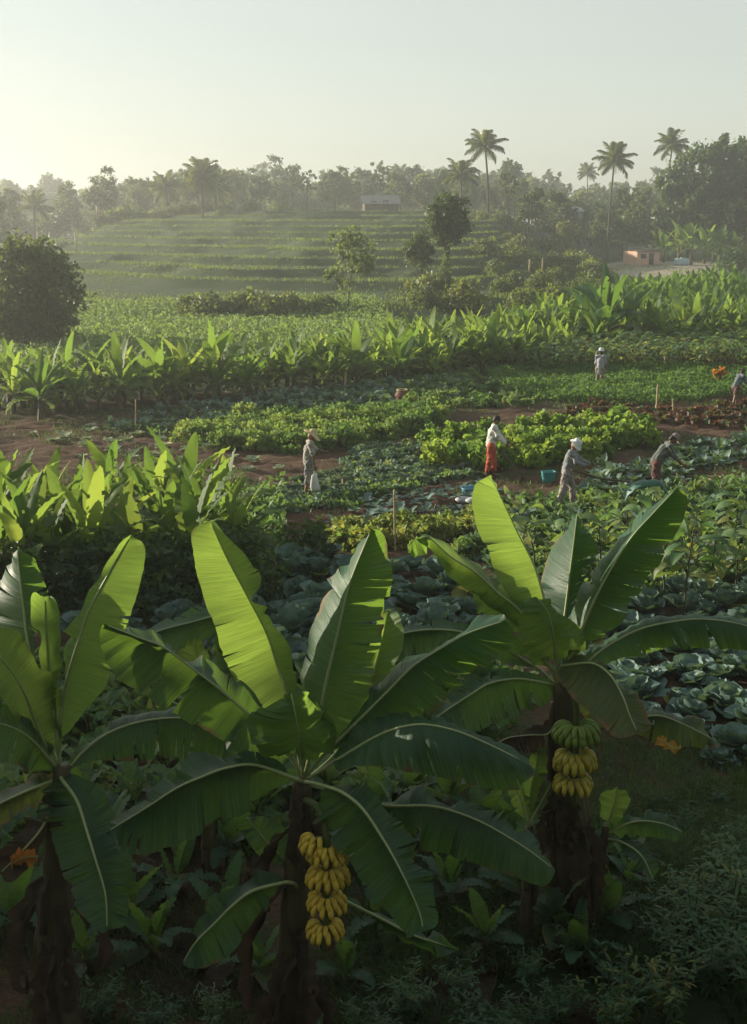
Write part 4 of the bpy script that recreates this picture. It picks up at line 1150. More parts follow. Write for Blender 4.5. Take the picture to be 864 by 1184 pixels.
def p_tree(seed, H, cr, base, nclump, per, leaf, mat='tree_leaf', spread=.16, lobes=6, trunk=.18, core=.7, corew=.3):
    """(trunk mesh with limbs, crown mesh)"""
    r = np.random.default_rng(seed)
    cz = base + (H - base) * .52; rz = (H - base) * .5
    ells = [((np.array([0, 0, cz]), np.array([cr * core, cr * core, rz * min(1, core + .1)])), corew)]
    tb = MB()
    tp = catmull([(0, 0, -.15), (r.normal(0, .1 * cr), r.normal(0, .1 * cr), base), (r.normal(0, .1 * cr), r.normal(0, .1 * cr), cz + rz * .4)], 10)
    tb.tube(tp, np.linspace(trunk, trunk * .3, 10), 8)
    for k in range(lobes):
        a = k * 2.4 + r.normal(0, .4); h = r.uniform(-.55, .75)
        q = cr * math.sqrt(max(.1, 1 - h * h)) * r.uniform(.5, .75)
        c = np.array([q * math.cos(a), q * math.sin(a), cz + rz * h])
        ells.append(((c, np.array([cr, cr, rz * .8]) * r.uniform(.3, .48)), (1 - corew) / lobes * 1.3))
        i = int(r.integers(3, 8)); tb.tube(catmull([tp[i], tp[i] * .45 + c * .55 + [0, 0, -.05 * H], c], 6), np.linspace(trunk * .4, trunk * .1, 6), 5)
    P0 = crown_pts(r, ells, nclump, per, spread)
    P0 = P0[P0[:, 2] > base * .7]
    cb = MB(); quads_leaves(cb, P0, leaf, r, 0, 1.6)
    return tb.mesh('trunk', M['bark']), cb.mesh('crown', M[mat])


def put_tree(name, protos, x, y, sc=1.0, rz=0.0, label='', cat='tree', group=None, z=None):
    tr, crn = protos
    o = empty(name, (x, y, float(gz(x, y)) if z is None else z), rz, sc); tag(o, label, cat, group)
    link('trunk', tr, o); link('crown', crn, o)
    return o


def p_frond(seed, L=3.4):
    r = np.random.default_rng(seed); mb = MB()
    s = np.linspace(0, 1, 12)
    e = .22 - 1.15 * s ** 1.4
    hx = np.concatenate([[0], np.cumsum(np.cos(e[:-1]) * L / 11)]); hz = np.concatenate([[0], np.cumsum(np.sin(e[:-1]) * L / 11)])
    C = np.stack([hx, 0 * s, hz], 1); mb.tube(C, np.linspace(.05, .012, 12), 5, mi=1)
    n = 30
    for sg in (-1, 1):
        u = np.linspace(.12, .99, n)
        p0 = np.stack([np.interp(u, s, C[:, j]) for j in range(3)], 1)
        ln = 1.0 * np.sin(np.pi * np.clip(u * .85 + .12, 0, 1)) ** .7 * L / 3.4
        d = nrm(np.stack([.55 + 0 * u, sg * .8 + 0 * u, -.30 + r.normal(0, .16, n)], 1))
        wv = np.array([.062, 0, .015])
        p1 = p0 + d * (ln * .55)[:, None]; p2 = p0 + d * ln[:, None] + np.array([0, 0, -1.0]) * (ln * .35)[:, None]
        V = np.stack([p0 - wv * .6, p0 + wv * .6, p1 - wv, p1 + wv, p2 - wv * .2, p2 + wv * .2], 1).reshape(-1, 3)
        k = np.arange(n)[:, None] * 6
        mb.add(V, np.concatenate([k + [0, 1, 3, 2], k + [2, 3, 5, 4]]))
    return mb.mesh('frond', [M['palm_leaf'], M['bark']])


FRONDS = [p_frond(k) for k in range(3)]


def palm(x, y, ztop, label, sc=1.0, seed=0, nf=20, lean=.6, z0=None, group=None):
    r = np.random.default_rng(seed)
    z0 = float(gz(x, y)) if z0 is None else z0
    H = ztop - z0
    o = empty('coconut_palm', (x, y, z0)); tag(o, label, 'palm tree', group)
    a = r.uniform(0, 6.28)
    top = np.array([lean * math.cos(a), lean * math.sin(a), H])
    tb = MB(); tb.tube(catmull([(0, 0, -.1), (top[0] * .2, top[1] * .2, H * .5), top], 12), np.linspace(.20, .12, 12) * sc, 8)
    tb.ellipsoid(top, (.28 * sc, .28 * sc, .35 * sc), 10, 6)
    tb.build('trunk', M['bark'], o)
    for k in range(nf):
        f = link('frond', FRONDS[k % 3], o, top + [0, 0, .1], k * 2.4 + r.normal(0, .2), sc * r.uniform(.85, 1.1))
        el = -0.65 + 2.0 * (k / nf) + r.normal(0, .1)
        f.rotation_euler = (r.normal(0, .15), -el, k * 2.4 + r.normal(0, .2))
    return o


# ------------------------------------------------------------------ people
def capsule(mb, a, b, ra, rb, sides=10):
    a = np.asarray(a, float); b = np.asarray(b, float)
    mb.tube(np.stack([a + (b - a) * t for t in (0, .33, .66, 1)]), np.interp([0, .33, .66, 1], [0, 1], [ra, rb]), sides)
    mb.ellipsoid(a, (ra,) * 3, sides, 6); mb.ellipsoid(b, (rb,) * 3, sides, 6)


def fuse(mb, name, mat, parent, voxel=.012, smooth=3, wrinkle=0.0):
    """overlapping volumes welded to one continuous skin"""
    tmp = mb.build('tmp', mat)
    md = tmp.modifiers.new('r', 'REMESH'); md.mode = 'VOXEL'; md.voxel_size = voxel; md.use_smooth_shade = True
    sm = tmp.modifiers.new('s', 'SMOOTH'); sm.factor = .5; sm.iterations = smooth
    dg = bpy.context.evaluated_depsgraph_get()
    me = bpy.data.meshes.new_from_object(tmp.evaluated_get(dg)); me.name = name
    bpy.data.objects.remove(tmp)
    me.materials.clear(); me.materials.append(mat)
    if wrinkle:
        n = len(me.vertices); co = np.empty(n * 3, np.float32); me.vertices.foreach_get('co', co); co = co.reshape(-1, 3)
        nr = np.empty(n * 3, np.float32); me.vertices.foreach_get('normal', nr); nr = nr.reshape(-1, 3)
        d = (fbm(co[:, 0] * 9 + co[:, 2] * 5, co[:, 1] * 9 + co[:, 2] * 11, 3) - .5) * wrinkle
        co = co + nr * d[:, None]; me.vertices.foreach_set('co', co.ravel())
    me.polygons.foreach_set('use_smooth', np.ones(len(me.polygons), bool)); me.update()
    return link(name, me, parent)


SKIN = simple('skin', (0.16, 0.085, 0.05), .55, .15, 30, spec=.4)
HAIR = simple('black_hair', (0.012, 0.010, 0.009), .6, .3, 60)
EYE = simple('eye', (0.02, 0.015, 0.012), .25, .1)


def person(label, loc, rz, J, shirt, trousers, sleeve=1.0, leg=1.0, hat=None, hair=True, sc=1.0, hem=.0, shoes=None, vest=None):
    o = empty('person', loc, rz, sc); tag(o, label, 'person')
    g = {k: np.array(v, float) for k, v in J.items()}
    body = MB()
    capsule(body, g['pelvis'], g['chest'], .115, .125); capsule(body, g['chest'], g['neck'], .11, .055)
    capsule(body, g['shL'], g['shR'], .062, .062); capsule(body, g['hipL'], g['hipR'], .095, .095)
    capsule(body, g['neck'], g['head'], .052, .05)
    hd = nrm(g['look']); side = nrm(np.cross([0, 0, 1.0], hd)); up = np.cross(hd, side)
    MM = np.stack([hd, side, up], 1)
    H = g['head'] + up * .05
    body.ellipsoid(H, (.098, .078, .118), 14, 10, M=MM)
    body.ellipsoid(H + hd * .035 - up * .065, (.055, .05, .05), 10, 8, M=MM)
    body.ellipsoid(H + hd * .100 - up * .015, (.020, .014, .026), 8, 6, M=MM)
    body.ellipsoid(H + hd * .078 - up * .062, (.018, .026, .010), 8, 6, M=MM)
    for s_ in (-1, 1): body.ellipsoid(H + side * s_ * .08 - up * .01, (.018, .012, .032), 8, 6, M=MM)
    for s_ in 'LR':
        capsule(body, g['sh' + s_], g['el' + s_], .050, .040); capsule(body, g['el' + s_], g['wr' + s_], .040, .028)
        hv = nrm(g['wr' + s_] - g['el' + s_]); hs = nrm(np.cross(hv, [0.3, 0.9, .2])); hn_ = np.cross(hv, hs)
        palm_ = g['wr' + s_] + hv * .055
        body.ellipsoid(palm_, (.052, .040, .018), 10, 6, M=np.stack([hv, hs, hn_], 1))
        for k in range(4):
            b0 = palm_ + hv * .035 + hs * (k - 1.5) * .021; ll = (.062, .074, .070, .054)[k]
            kn = b0 + hv * ll * .55 + hn_ * .012; tp = kn + hv * ll * .15 + hn_ * ll * .45
            capsule(body, b0, kn, .0105, .010, 6); capsule(body, kn, tp, .010, .0085, 6)
        t0 = palm_ - hv * .02 + hs * .03; t1 = t0 + hs * .03 + hv * .025 + hn_ * .01; capsule(body, t0, t1, .013, .011, 6); capsule(body, t1, t1 + hv * .028 + hn_ * .018, .011, .009, 6)
        capsule(body, g['hip' + s_], g['kn' + s_], .085, .058); capsule(body, g['kn' + s_], g['an' + s_], .056, .036)
        capsule(body, g['an' + s_] - [0, 0, .03], g['toe' + s_], .042, .028); capsule(body, g['an' + s_] - [0, 0, .03], g['an' + s_] + (g['an' + s_] - g['toe' + s_]) * .25 * [1, 1, 0] - [0, 0, .04], .04, .032)
    fuse(body, 'body', SKIN, o, .0095, 2)
    for s_ in (-1, 1):
        eb = MB(); eb.ellipsoid(H + hd * .088 + side * s_ * .033 + up * .008, (.011, .013, .010), 8, 6, M=MM); eb.build('eye', EYE, o)
    sh = MB()
    capsule(sh, g['pelvis'] + [0, 0, hem], g['chest'], .145, .150); capsule(sh, g['chest'], g['neck'] - (g['neck'] - g['chest']) * .25, .14, .075); capsule(sh, g['shL'], g['shR'], .082, .082)
    for s_ in 'LR':
        capsule(sh, g['sh' + s_], g['sh' + s_] + (g['el' + s_] - g['sh' + s_]) * min(1, sleeve * 2), .074, .064)
        if sleeve > .5: capsule(sh, g['el' + s_], g['el' + s_] + (g['wr' + s_] - g['el' + s_]) * (sleeve - .5) * 1.8, .062, .046)
    fuse(sh, 'shirt', shirt, o, .014, 3, .06)
    tr = MB()
    capsule(tr, g['hipL'], g['hipR'], .125, .125); capsule(tr, g['pelvis'], g['pelvis'] * .8 + .1 * (g['hipL'] + g['hipR']), .13, .13)
    for s_ in 'LR':
        capsule(tr, g['hip' + s_], g['hip' + s_] + (g['kn' + s_] - g['hip' + s_]) * min(1, leg * 2), .112, .088 if leg > .5 else .10)
        if leg > .5: capsule(tr, g['kn' + s_], g['kn' + s_] + (g['an' + s_] - g['kn' + s_]) * (leg - .5) * 1.85, .088, .072)
    fuse(tr, 'trousers', trousers, o, .014, 3, .06)
    if hair:
        hb = MB(); hb.ellipsoid(H + up * .028 - hd * .018, (.098, .085, .108), 14, 10, M=MM); hb.ellipsoid(H - hd * .045 - up * .02, (.06, .078, .085), 12, 8, M=MM)
        fuse(hb, 'hair', HAIR, o, .010, 2, .012)
    if hat:
        kind, mat = hat; hb = MB()
        prof = {'straw': [(.25, -.03), (.23, -.015), (.13, .02), (.115, .035), (.110, .09), (.085, .125), (.0, .135)],
                'bucket': [(.175, -.035), (.165, -.03), (.118, .03), (.112, .06), (.105, .10), (.075, .125), (.0, .13)],
                'cap': [(.118, .0), (.112, .02), (.108, .06), (.088, .10), (.05, .125), (.0, .132)]}[kind]
        th = np.linspace(0, 2 * np.pi, 25)
        c0 = H + up * .045
        wv = lambda q: (.018 * np.sin(3 * th + 1) if q[0] > .16 else 0 * th)
        G = np.stack([c0 + hd * (np.cos(th) * q[0])[:, None] + side * (np.sin(th) * q[0] * .92)[:, None] + up * (q[1] + wv(q) - (.03 * np.cos(th) if q[0] > .16 else 0 * th))[:, None] for q in prof])
        hb.grid(G)
        if kind == 'cap':
            t2 = np.linspace(-1.0, 1.0, 9)
            G2 = np.stack([c0 + hd * (np.cos(t2) * .112)[:, None] + side * (np.sin(t2) * .105)[:, None] + up * .008, c0 + hd * (np.cos(t2) * .12 + .085 * np.cos(t2))[:, None] + side * (np.sin(t2) * .11)[:, None] - up * .015])
            hb.grid(G2)
        hob = hb.build('hat', mat, o)
        sd = hob.modifiers.new('thick', 'SOLIDIFY'); sd.thickness = .006
    return o


def pose(bend=0.0, armL=None, armR=None, stride=.12, head=.25, H=1.0, kneeb=0.0):
    """standing joints, facing +x; bend: lean of the trunk from the hips, radians"""
    ph = np.array([0, 0, .90 - kneeb * .12])
    ax = np.array([math.sin(bend), 0, math.cos(bend)]); fx = np.array([math.cos(bend), 0, -math.sin(bend)])
    J = {'pelvis': ph, 'chest': ph + ax * .36, 'neck': ph + ax * .56}
    hb = min(1.4, bend * .7 + head)
    J['head'] = J['neck'] + np.array([math.sin(bend * .6 + .15), 0, math.cos(bend * .6 + .15)]) * .09
    J['look'] = np.array([math.cos(hb), 0, -math.sin(hb)])
    for s_, y in (('L', 1), ('R', -1)):
        sh = ph + ax * .51 + np.array([0, .165 * y, 0]); J['sh' + s_] = sh
        a = armL if s_ == 'L' else armR
        a = a or ((0.03, .05, -.28), (.06, .03, -.26))
        J['el' + s_] = sh + np.array([a[0][0], a[0][1] * y, a[0][2]]); J['wr' + s_] = J['el' + s_] + np.array([a[1][0], a[1][1] * y, a[1][2]])
        J['hip' + s_] = ph + [0, .09 * y, -.02]
        fx_ = stride * y
        J['kn' + s_] = np.array([fx_ * .6 + .04 + kneeb * .15, .10 * y, .47 - kneeb * .04]); J['an' + s_] = np.array([fx_, .11 * y, .085]); J['toe' + s_] = np.array([fx_ + .17, .125 * y, .03])
    return J
# ------------------------------------------------------------------ setting out the vegetable plots
PR = np.random.default_rng(77)


def rows_of(name, meshes, pts, label, cat, group, lo=.8, hi=1.2, cap=None, sink=.0, zs=None):
    """single plants, one object each"""
    if cap and len(pts) > cap:
        pts = pts[np.argsort(pts[:, 1])][:cap]
    for p in pts:
        me = meshes[int(PR.integers(len(meshes)))]
        s = PR.uniform(lo, hi)
        o = link(name, me, None, (p[0], p[1], p[2] - sink), PR.uniform(0, 6.28), (s, s, s * (PR.uniform(*zs) if zs else 1)))
        tag(o, label, cat, group)


CAB = [p_cabbage(k) for k in range(6)]


def cabbages(poly, d, label, group, lo, hi, seed):
    for p in spaced(poly, d, seed, .42):
        ou, he = CAB[int(PR.integers(6))]
        s = PR.uniform(lo, hi)
        o = link('cabbage', ou, None, p, PR.uniform(0, 6.28), (s, s, s * PR.uniform(.8, 1.25))); o.rotation_euler = (PR.normal(0, .14), PR.normal(0, .14), PR.uniform(0, 6.28)); tag(o, label, 'cabbage', group)
        link('heart', he, o, (0, 0, 0))


cabbages(gpoly([(60, 748), (160, 690), (280, 655), (440, 648), (560, 690), (590, 760), (470, 790), (250, 790)]), .62, 'big blue green cabbage in the shaded patch between the tall banana leaves', 'cabbages in the patch behind the big banana leaves', .85, 1.6, 1)
cabbages(gpoly([(672, 730), (740, 690), (960, 690), (1040, 860), (960, 905), (790, 880), (700, 860), (650, 800)]), .54, 'dark broad cabbage in shade beside the plant with the green bananas', 'dark cabbages beside the plant with the green bananas', .75, 1.3, 2)

KALE = [p_rosette('cauliflower_plant', 'kale', k, 17, .29, .085, .1, 1.25, .8, .3) for k in range(5)]
rows_of('cauliflower_plant', KALE, spaced(gpoly([(120, 500), (180, 478), (290, 460), (430, 447), (540, 438), (530, 468), (430, 482), (300, 488), (215, 502)]), .66, 3), 'small blue grey cauliflower plant in the plot in front of the banana belt', 'vegetable plant', 'cauliflower plants in front of the banana belt', .85, 1.4)
rows_of('cauliflower_plant', KALE, spaced(gpoly([(655, 578), (690, 548), (770, 530), (870, 500), (880, 530), (800, 548), (760, 580)]), .6, 4), 'blue green brassica in the row behind the two bent farmers', 'vegetable plant', 'brassicas in the row behind the bent farmers', .9, 1.4)
BEAN = [p_bush('bean_bush', ['bean', 'grove_stem', 'yellow_leaf'], k, 420, .36, .25, .068, yellow=.05) for k in range(5)]
rows_of('bean_bush', BEAN, spaced(gpoly([(205, 508), (290, 488), (430, 480), (520, 472), (512, 492), (420, 517), (350, 528), (258, 522)]), .62, 5), 'yellow green leafy bush in the rows behind the man in the straw hat', 'bean bush', 'leafy bushes behind the man in the straw hat', .8, 1.35)
MIX = [p_bush('leafy_vegetable', ['green', 'grove_stem', 'yellow_leaf'], k + 9, 260, .30, .17, .08, yellow=.04) for k in range(4)] + [p_rosette('leafy_vegetable', 'green', k + 3, 18, .27, .065, .2, 1.3, .8) for k in range(3)]
rows_of('leafy_vegetable', MIX, spaced(gpoly([(400, 446), (600, 424), (650, 440), (640, 462), (600, 474), (510, 472)]), .72, 6), 'pale speckled green in the mixed plot left of the farmer in grey', 'vegetable plant', 'mixed greens near the far farmer in grey', .8, 1.3)
LET = [p_bush('mustard_plant', ['lettuce', 'grove_stem', 'bean'], k + 200, 330, .33, .27, .105, yellow=.1, asp=1.3) for k in range(5)]
rows_of('mustard_plant', LET, spaced(gpoly([(488, 550), (500, 516), (600, 502), (700, 492), (752, 492), (750, 518), (650, 538), (560, 548)]), .82, 7), 'bright yellow green leafy mustard head in the bed behind the farmers', 'mustard plant', 'bright mustard heads behind the farmers', .9, 1.45)
STRAW = [p_bush('low_leafy_plant', ['kale', 'grove_stem', 'yellow_leaf'], k + 20, 170, .30, .10, .075, stems=3, yellow=.02) for k in range(4)]
rows_of('low_leafy_plant', STRAW, spaced(gpoly([(262, 598), (370, 550), (480, 540), (565, 540), (550, 556), (430, 574), (285, 610)]), .5, 8, .12, asp=1.6), 'low blue green plant in the rows at the feet of the straw hat man', 'vegetable plant', 'low plants at the feet of the straw hat man', .8, 1.3)
rows_of('low_leafy_plant', STRAW, spaced(gpoly([(390, 545), (420, 520), (490, 516), (486, 545)]), .55, 18, .2), 'low dark green plant beside the yellow green mustard bed', 'vegetable plant', 'low plants beside the mustard bed', .9, 1.5)
SEED = [p_rosette('seedling', 'cabbage', k + 40, 7, .17, .07, .1, .7, .5, rows=4, cols=3) for k in range(3)]
rows_of('seedling', SEED, spaced(gpoly([(375, 614), (430, 578), (560, 560), (592, 585), (425, 628)]), .56, 9, .08, asp=1.9), 'small pale seedling in the furrowed rows by the bamboo stake', 'seedling', 'seedlings in the furrowed rows', .9, 1.6)
PALE = [p_rosette('pale_seedling', 'pale', k + 50, 10, .17, .10, .15, .6, .4) for k in range(3)]
rows_of('pale_seedling', PALE, spaced(gpoly([(20, 498), (130, 492), (230, 516), (330, 545), (250, 556), (90, 536)]), 1.05, 10, .3), 'pale seedling scattered on the bare brown plot', 'seedling', 'pale seedlings on the bare plot', .9, 1.7)
LOWY = [p_bush('flowering_bush', ['yellow_leaf', 'grove_stem', 'bean'], k + 60, 260, .30, .20, .075, yellow=.15) for k in range(3)]
rows_of('flowering_bush', LOWY, spaced(gpoly([(385, 640), (390, 612), (432, 612), (432, 638)]), .45, 11), 'pale yellow green bush in the short row behind the glowing leaf', 'bush', 'pale bushes in the short row', .8, 1.3)
rows_of('flowering_bush', LOWY, spaced(gpoly([(440, 636), (450, 612), (560, 596), (566, 616), (500, 632)]), .45, 12), 'pale yellow green bush in the row beside the bamboo stake', 'bush', 'pale bushes by the bamboo stake', .8, 1.25)
rows_of('vegetable_plant', MIX, spaced(gpoly([(535, 640), (560, 590), (640, 578), (760, 584), (940, 552), (990, 640), (800, 690), (690, 720), (590, 690)]), .52, 13), 'leafy green vegetable in the mixed rows in front of the bent farmers', 'vegetable plant', 'mixed vegetables in front of the bent farmers', .75, 1.25)
rows_of('cauliflower_plant', KALE, spaced(gpoly([(540, 650), (600, 600), (700, 600), (860, 590), (860, 660), (700, 700), (600, 690)]), 1.1, 14), 'blue green brassica among the mixed rows near the banana plant', 'vegetable plant', 'brassicas among the mixed rows', 1.0, 1.6)
TALL = [p_stalkplant(k + 5, 1.05, 12, .34, .08) for k in range(4)]
rows_of('broad_leaved_plant', TALL, spaced(gpoly([(610, 434), (640, 420), (720, 412), (890, 404), (890, 432), (760, 432), (650, 436)]), .72, 15), 'tall broad leaved crop plant in the hedge like row behind the far farmer', 'crop plant', 'tall crop row behind the far farmer', .85, 1.25)
RED = [p_bush('red_leafy_plant', ['red_leaf', 'grove_stem', 'dark_green'], k + 70, 70, .26, .11, .11, stems=2, yellow=.15) for k in range(3)]
rows_of('red_leafy_plant', RED, spaced(gpoly([(640, 482), (690, 468), (790, 478), (880, 470), (880, 496), (740, 490)]), .55, 16), 'reddish brown low plant on the dark soil plot', 'vegetable plant', 'reddish plants on the dark plot', .8, 1.3)
STK = [p_stalkplant(k + 25, 1.55, 13, .42, .10) for k in range(5)]
for k, (px, py) in enumerate([(690, 700), (735, 690), (770, 700), (822, 705), (850, 690), (800, 670), (760, 655), (845, 655), (720, 668), (875, 700), (700, 640), (610, 690), (575, 668), (790, 720), (835, 640), (660, 690)]):
    p = gnd(px, py)
    o = link('broad_leaved_plant', STK[k % 5], None, (p[0], p[1], float(gz(p[0], p[1]))), PR.uniform(0, 6.28), PR.uniform(.8, 1.15))
    tag(o, 'tall bare stalked plant with drooping broad leaves above the dark cabbages', 'crop plant', 'stalked plants above the dark cabbages')

mb = MB()      # dense low crop nobody could count
p_ = scatter(gpoly([(560, 436), (640, 424), (890, 430), (890, 456), (760, 470), (640, 466), (590, 458)]), 26000, 30)
p_[:, 2] += (.10 + .22 * fbm(p_[:, 0] * .9, p_[:, 1] * .9, 2)) * PR.uniform(.3, 1.2, len(p_)) * 1.6
quads_leaves(mb, p_, .085, PR, 0, 1.5)
tag(mb.build('low_crop', M['bean']), label='dense low green ground crop behind the bare plot', kind='stuff')
mb = MB()
p_ = scatter(gpoly([(-20, 452), (-20, 385), (100, 366), (430, 362), (470, 384), (380, 420), (200, 446)]), 62000, 31)
q_ = -0.2 * p_[:, 0] + .98 * p_[:, 1]
p_ = p_[np.sin(q_ * 2 * np.pi / 1.5) > -.35]
p_[:, 2] += PR.uniform(.05, .75, len(p_))
quads_leaves(mb, p_, .13, PR, 0, 1.7)
tag(mb.build('far_crop', M['green']), label='hazy rows of leafy crop beyond the banana belt', kind='stuff')
mb = MB()
for poly, n, h in (([(540, 640), (560, 590), (880, 556), (900, 650), (690, 716)], 5000, .45), ([(262, 600), (560, 546), (400, 590)], 1600, .2), ([(0, 690), (330, 690), (330, 560), (0, 640)], 5000, .5), ([(130, 500), (540, 440), (520, 490), (250, 520)], 3000, .3)):
    p_ = scatter(gpoly(poly), n, 33); p_[:, 2] += PR.uniform(.02, h, n) * PR.uniform(.2, 1, n); quads_leaves(mb, p_, .10, PR, 0, 1.8)
tag(mb.build('weeds', M['green']), label='low green weeds filling the gaps between the rows', kind='stuff')

# ------------------------------------------------------------------ the banana belt and the clump beside the cabbages
GROVE = [p_grove(k, 2.05 + .35 * (k % 4), 16 + k % 3, low=.26, Lm=1.15, Wm=.125) for k in range(9)]
belt = spaced(gpoly([(-30, 488), (250, 468), (400, 451), (520, 440), (640, 425), (700, 412), (900, 400), (900, 338), (800, 340), (720, 352), (640, 378), (560, 396), (430, 421), (250, 446), (-30, 465)]), 1.13, 40, .36, asp=1.0)
belt = belt[np.abs(belt[:, 0]) < belt[:, 1] * .305 + 1.0]
print('belt', len(belt))
order = np.argsort(belt[:, 1])
rest = MB()
for i, k in enumerate(order):
    p = belt[k]
    if i >= 300:
        me = GROVE[i % 9]; n_ = len(me.vertices); co = np.empty(n_ * 3, np.float32); me.vertices.foreach_get('co', co); co = co.reshape(-1, 3)
        a_ = PR.uniform(0, 6.28); s_ = PR.uniform(.85, 1.2); Rz = np.array([[math.cos(a_), -math.sin(a_), 0], [math.sin(a_), math.cos(a_), 0], [0, 0, 1]])
        fv = [tuple(f_.vertices) for f_ in me.polygons]
        rest.add(co @ Rz.T * s_ + p, [f_ for f_ in fv if len(f_) == 4], [f_ for f_ in fv if len(f_) == 3])
    if i < 300:
        o = link('banana_plant', GROVE[int(PR.integers(9))], None, p, PR.uniform(0, 6.28), PR.uniform(.8, 1.25) * (.95 if p[0] < -5 else .95))
        tag(o, 'young leafy banana plant in the sunlit belt across the field', 'banana plant', 'banana plants in the belt across the field')
if rest.n: tag(rest.build('banana_foliage', M['grove']), label='far back rows of the banana belt', kind='stuff')
big = [p_grove(k + 60, 3.3, 19, low=.36, Lm=1.75, Wm=.16, mat='banana') for k in range(2)]
for (px, py, s, lb) in [(700, 408, 1.25, 'tallest spreading banana plant rising above the belt near the grey dressed farmer'), (681, 402, 1.0, 'spreading banana plant just left of the tallest one in the belt'), (724, 403, 1.0, 'spreading banana plant just right of the tallest one in the belt'), (815, 398, .8, 'bushy banana plant at the belt edge above orange flowers')]:
    p = gnd(px, py); tag(link('banana_plant', big[0 if px < 750 else 1], None, (p[0], p[1], float(gz(*p[:2]))), px * .1, s), lb, 'banana plant')
p = gnd(48, 487); tag(link('banana_plant', GROVE[2], None, (p[0], p[1], 0), .5, 1.2), 'banana plant with one pale leaf standing above the belt', 'banana plant')

CL = [p_grove(k + 30, 2.6, 15, True, Lm=1.35, Wm=.14, low=.34) for k in range(5)]
clump = [(5, 690), (40, 668), (20, 640), (78, 672), (110, 690), (95, 640), (140, 665), (165, 690), (150, 630), (200, 668), (225, 690), (215, 632), (250, 655), (262, 632), (60, 622), (-25, 665), (130, 612), (-10, 620), (30, 700), (180, 640), (120, 650), (60, 690), (235, 668), (0, 650), (275, 672)]
for k, (px, py) in enumerate(clump):
    p = gnd(px, py); st, lv = CL[k % 5]
    o = empty('banana_plant', (p[0], p[1], float(gz(p[0], p[1]))), PR.uniform(0, 6.28), PR.uniform(.74, 1.08))
    tag(o, 'leafy banana plant in the dense clump beside the shaded cabbages', 'banana plant', 'banana plants in the dense clump beside the cabbages')
    link('pseudostem', st, o)
    for m in lv: link('leaf', m, o)
UND = [p_bush('undergrowth_bush', ['dark_green', 'grove_stem', 'yellow_leaf'], k + 90, 700, .75, .60, .085, stems=9, yellow=.05, asp=2.4) for k in range(3)]
for k, (px, py) in enumerate([(20, 705), (70, 712), (120, 705), (165, 708), (205, 702), (245, 700), (275, 690), (100, 690), (190, 690), (-15, 700)]):
    p = gnd(px, py); o = link('undergrowth_bush', UND[k % 3], None, (p[0], p[1], 0), PR.uniform(0, 6), PR.uniform(.8, 1.15)); tag(o, 'dark tangled bush at the foot of the banana clump', 'bush', 'dark bushes at the foot of the banana clump')
p = gnd(355, 652); tag(link('shrub', UND[1], None, (p[0], p[1], 0), 1, .78), 'single round dark green shrub between the cabbages and the furrows', 'shrub')

# orange flowers, stray yellow plants
OR = p_bush('orange_flowers', ['orange_flower', 'grove_stem', 'bean'], 5, 90, .42, .34, .15, yellow=.3)
for px, py, s, lb in [(832, 446, .9, 'orange flowering plant close to the stooping figure'), (722, 412, .8, 'small orange flowering plant below the tall banana plant'), (808, 406, .8, 'orange tinged plant at the right end of the banana belt'), (845, 402, .7, 'orange tinged plant by the picture edge under the belt'), (690, 404, .6, 'dry orange leaves at the foot of the tall banana plant')]:
    p = gnd(px, py); tag(link('flowering_plant', OR, None, (p[0], p[1], .25), px, s), lb, 'flowering plant')

# ------------------------------------------------------------------ weeds in the front
WD = [p_weed(k) for k in range(3)]; WFLECK = p_weed(9, yel=.22)  # last mesh: extra yellow leaves put sun flecks into the colour
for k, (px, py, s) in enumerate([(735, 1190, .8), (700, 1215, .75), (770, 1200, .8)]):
    p = gnd(px, py); tag(link('weed_bush', WFLECK, None, (p[0], p[1], 0), k * 2.0, s), 'weed bush with sun flecks coloured in as yellow leaves at the bottom of the picture', 'weed bush', 'weed bushes with sun flecks coloured in yellow')
for k, (px, py, s) in enumerate([(800, 1110, .95), (845, 1080, 1.0), (865, 1140, 1.0), (820, 1160, .9), (790, 1070, .7), (840, 1040, .8), (880, 1180, 1.0), (780, 1140, .8), (640, 1200, .6), (600, 1220, .55), (870, 1030, .7), (760, 1090, .6), (740, 985, .45), (790, 975, .5), (845, 985, .5), (715, 1010, .4), (830, 940, .35), (765, 940, .3), (690, 1060, .45), (660, 1120, .5)]):
    p = gnd(px, py); tag(link('weed_bush', WD[k % 3], None, (p[0], p[1], 0), k * 1.7, s), 'dark feathery weed bush on the shaded bank', 'weed bush', 'dark feathery weed bushes on the shaded bank')

# ------------------------------------------------------------------ trees and palms behind
T_ROUND = p_tree(1, 5.6, 2.95, -.2, 300, 75, .16, 'tree_leaf', .11, 12, .22, .93, .75)
p = gnd(38, 402); put_tree('round_tree', T_ROUND, -18.6, 66.5, 1.0, .4, 'dense round crowned dark tree standing in the mist before the terraces')
T_LOLL = p_tree(2, 7.9, 1.75, 4.1, 120, 60, .15, 'tree_leaf', .12, 8, .16, .95, .75)
put_tree('round_tree', T_LOLL, at(518, 300, 99)[0], 99, 1.0, 0, 'small round crowned tree on a vine covered trunk before the terraces')
VINE = p_bush('vine', ['tree_leaf_light', 'grove_stem', 'yellow_leaf'], 8, 420, .5, 1.9, .16)
tag(link('vine', VINE, None, (at(516, 300, 98.6)[0], 98.6, float(gz(6, 98)))), 'leafy vine climbing the trunk of the small round tree', 'vine')
T_SM = p_tree(3, 5.2, 1.3, 2.0, 70, 45, .14, 'tree_leaf', .16, 6, .10, .85, .5)
put_tree('round_tree', T_SM, at(484, 300, 101)[0], 101, 1.0, 0, 'smaller pale tree close beside the round crowned tree')
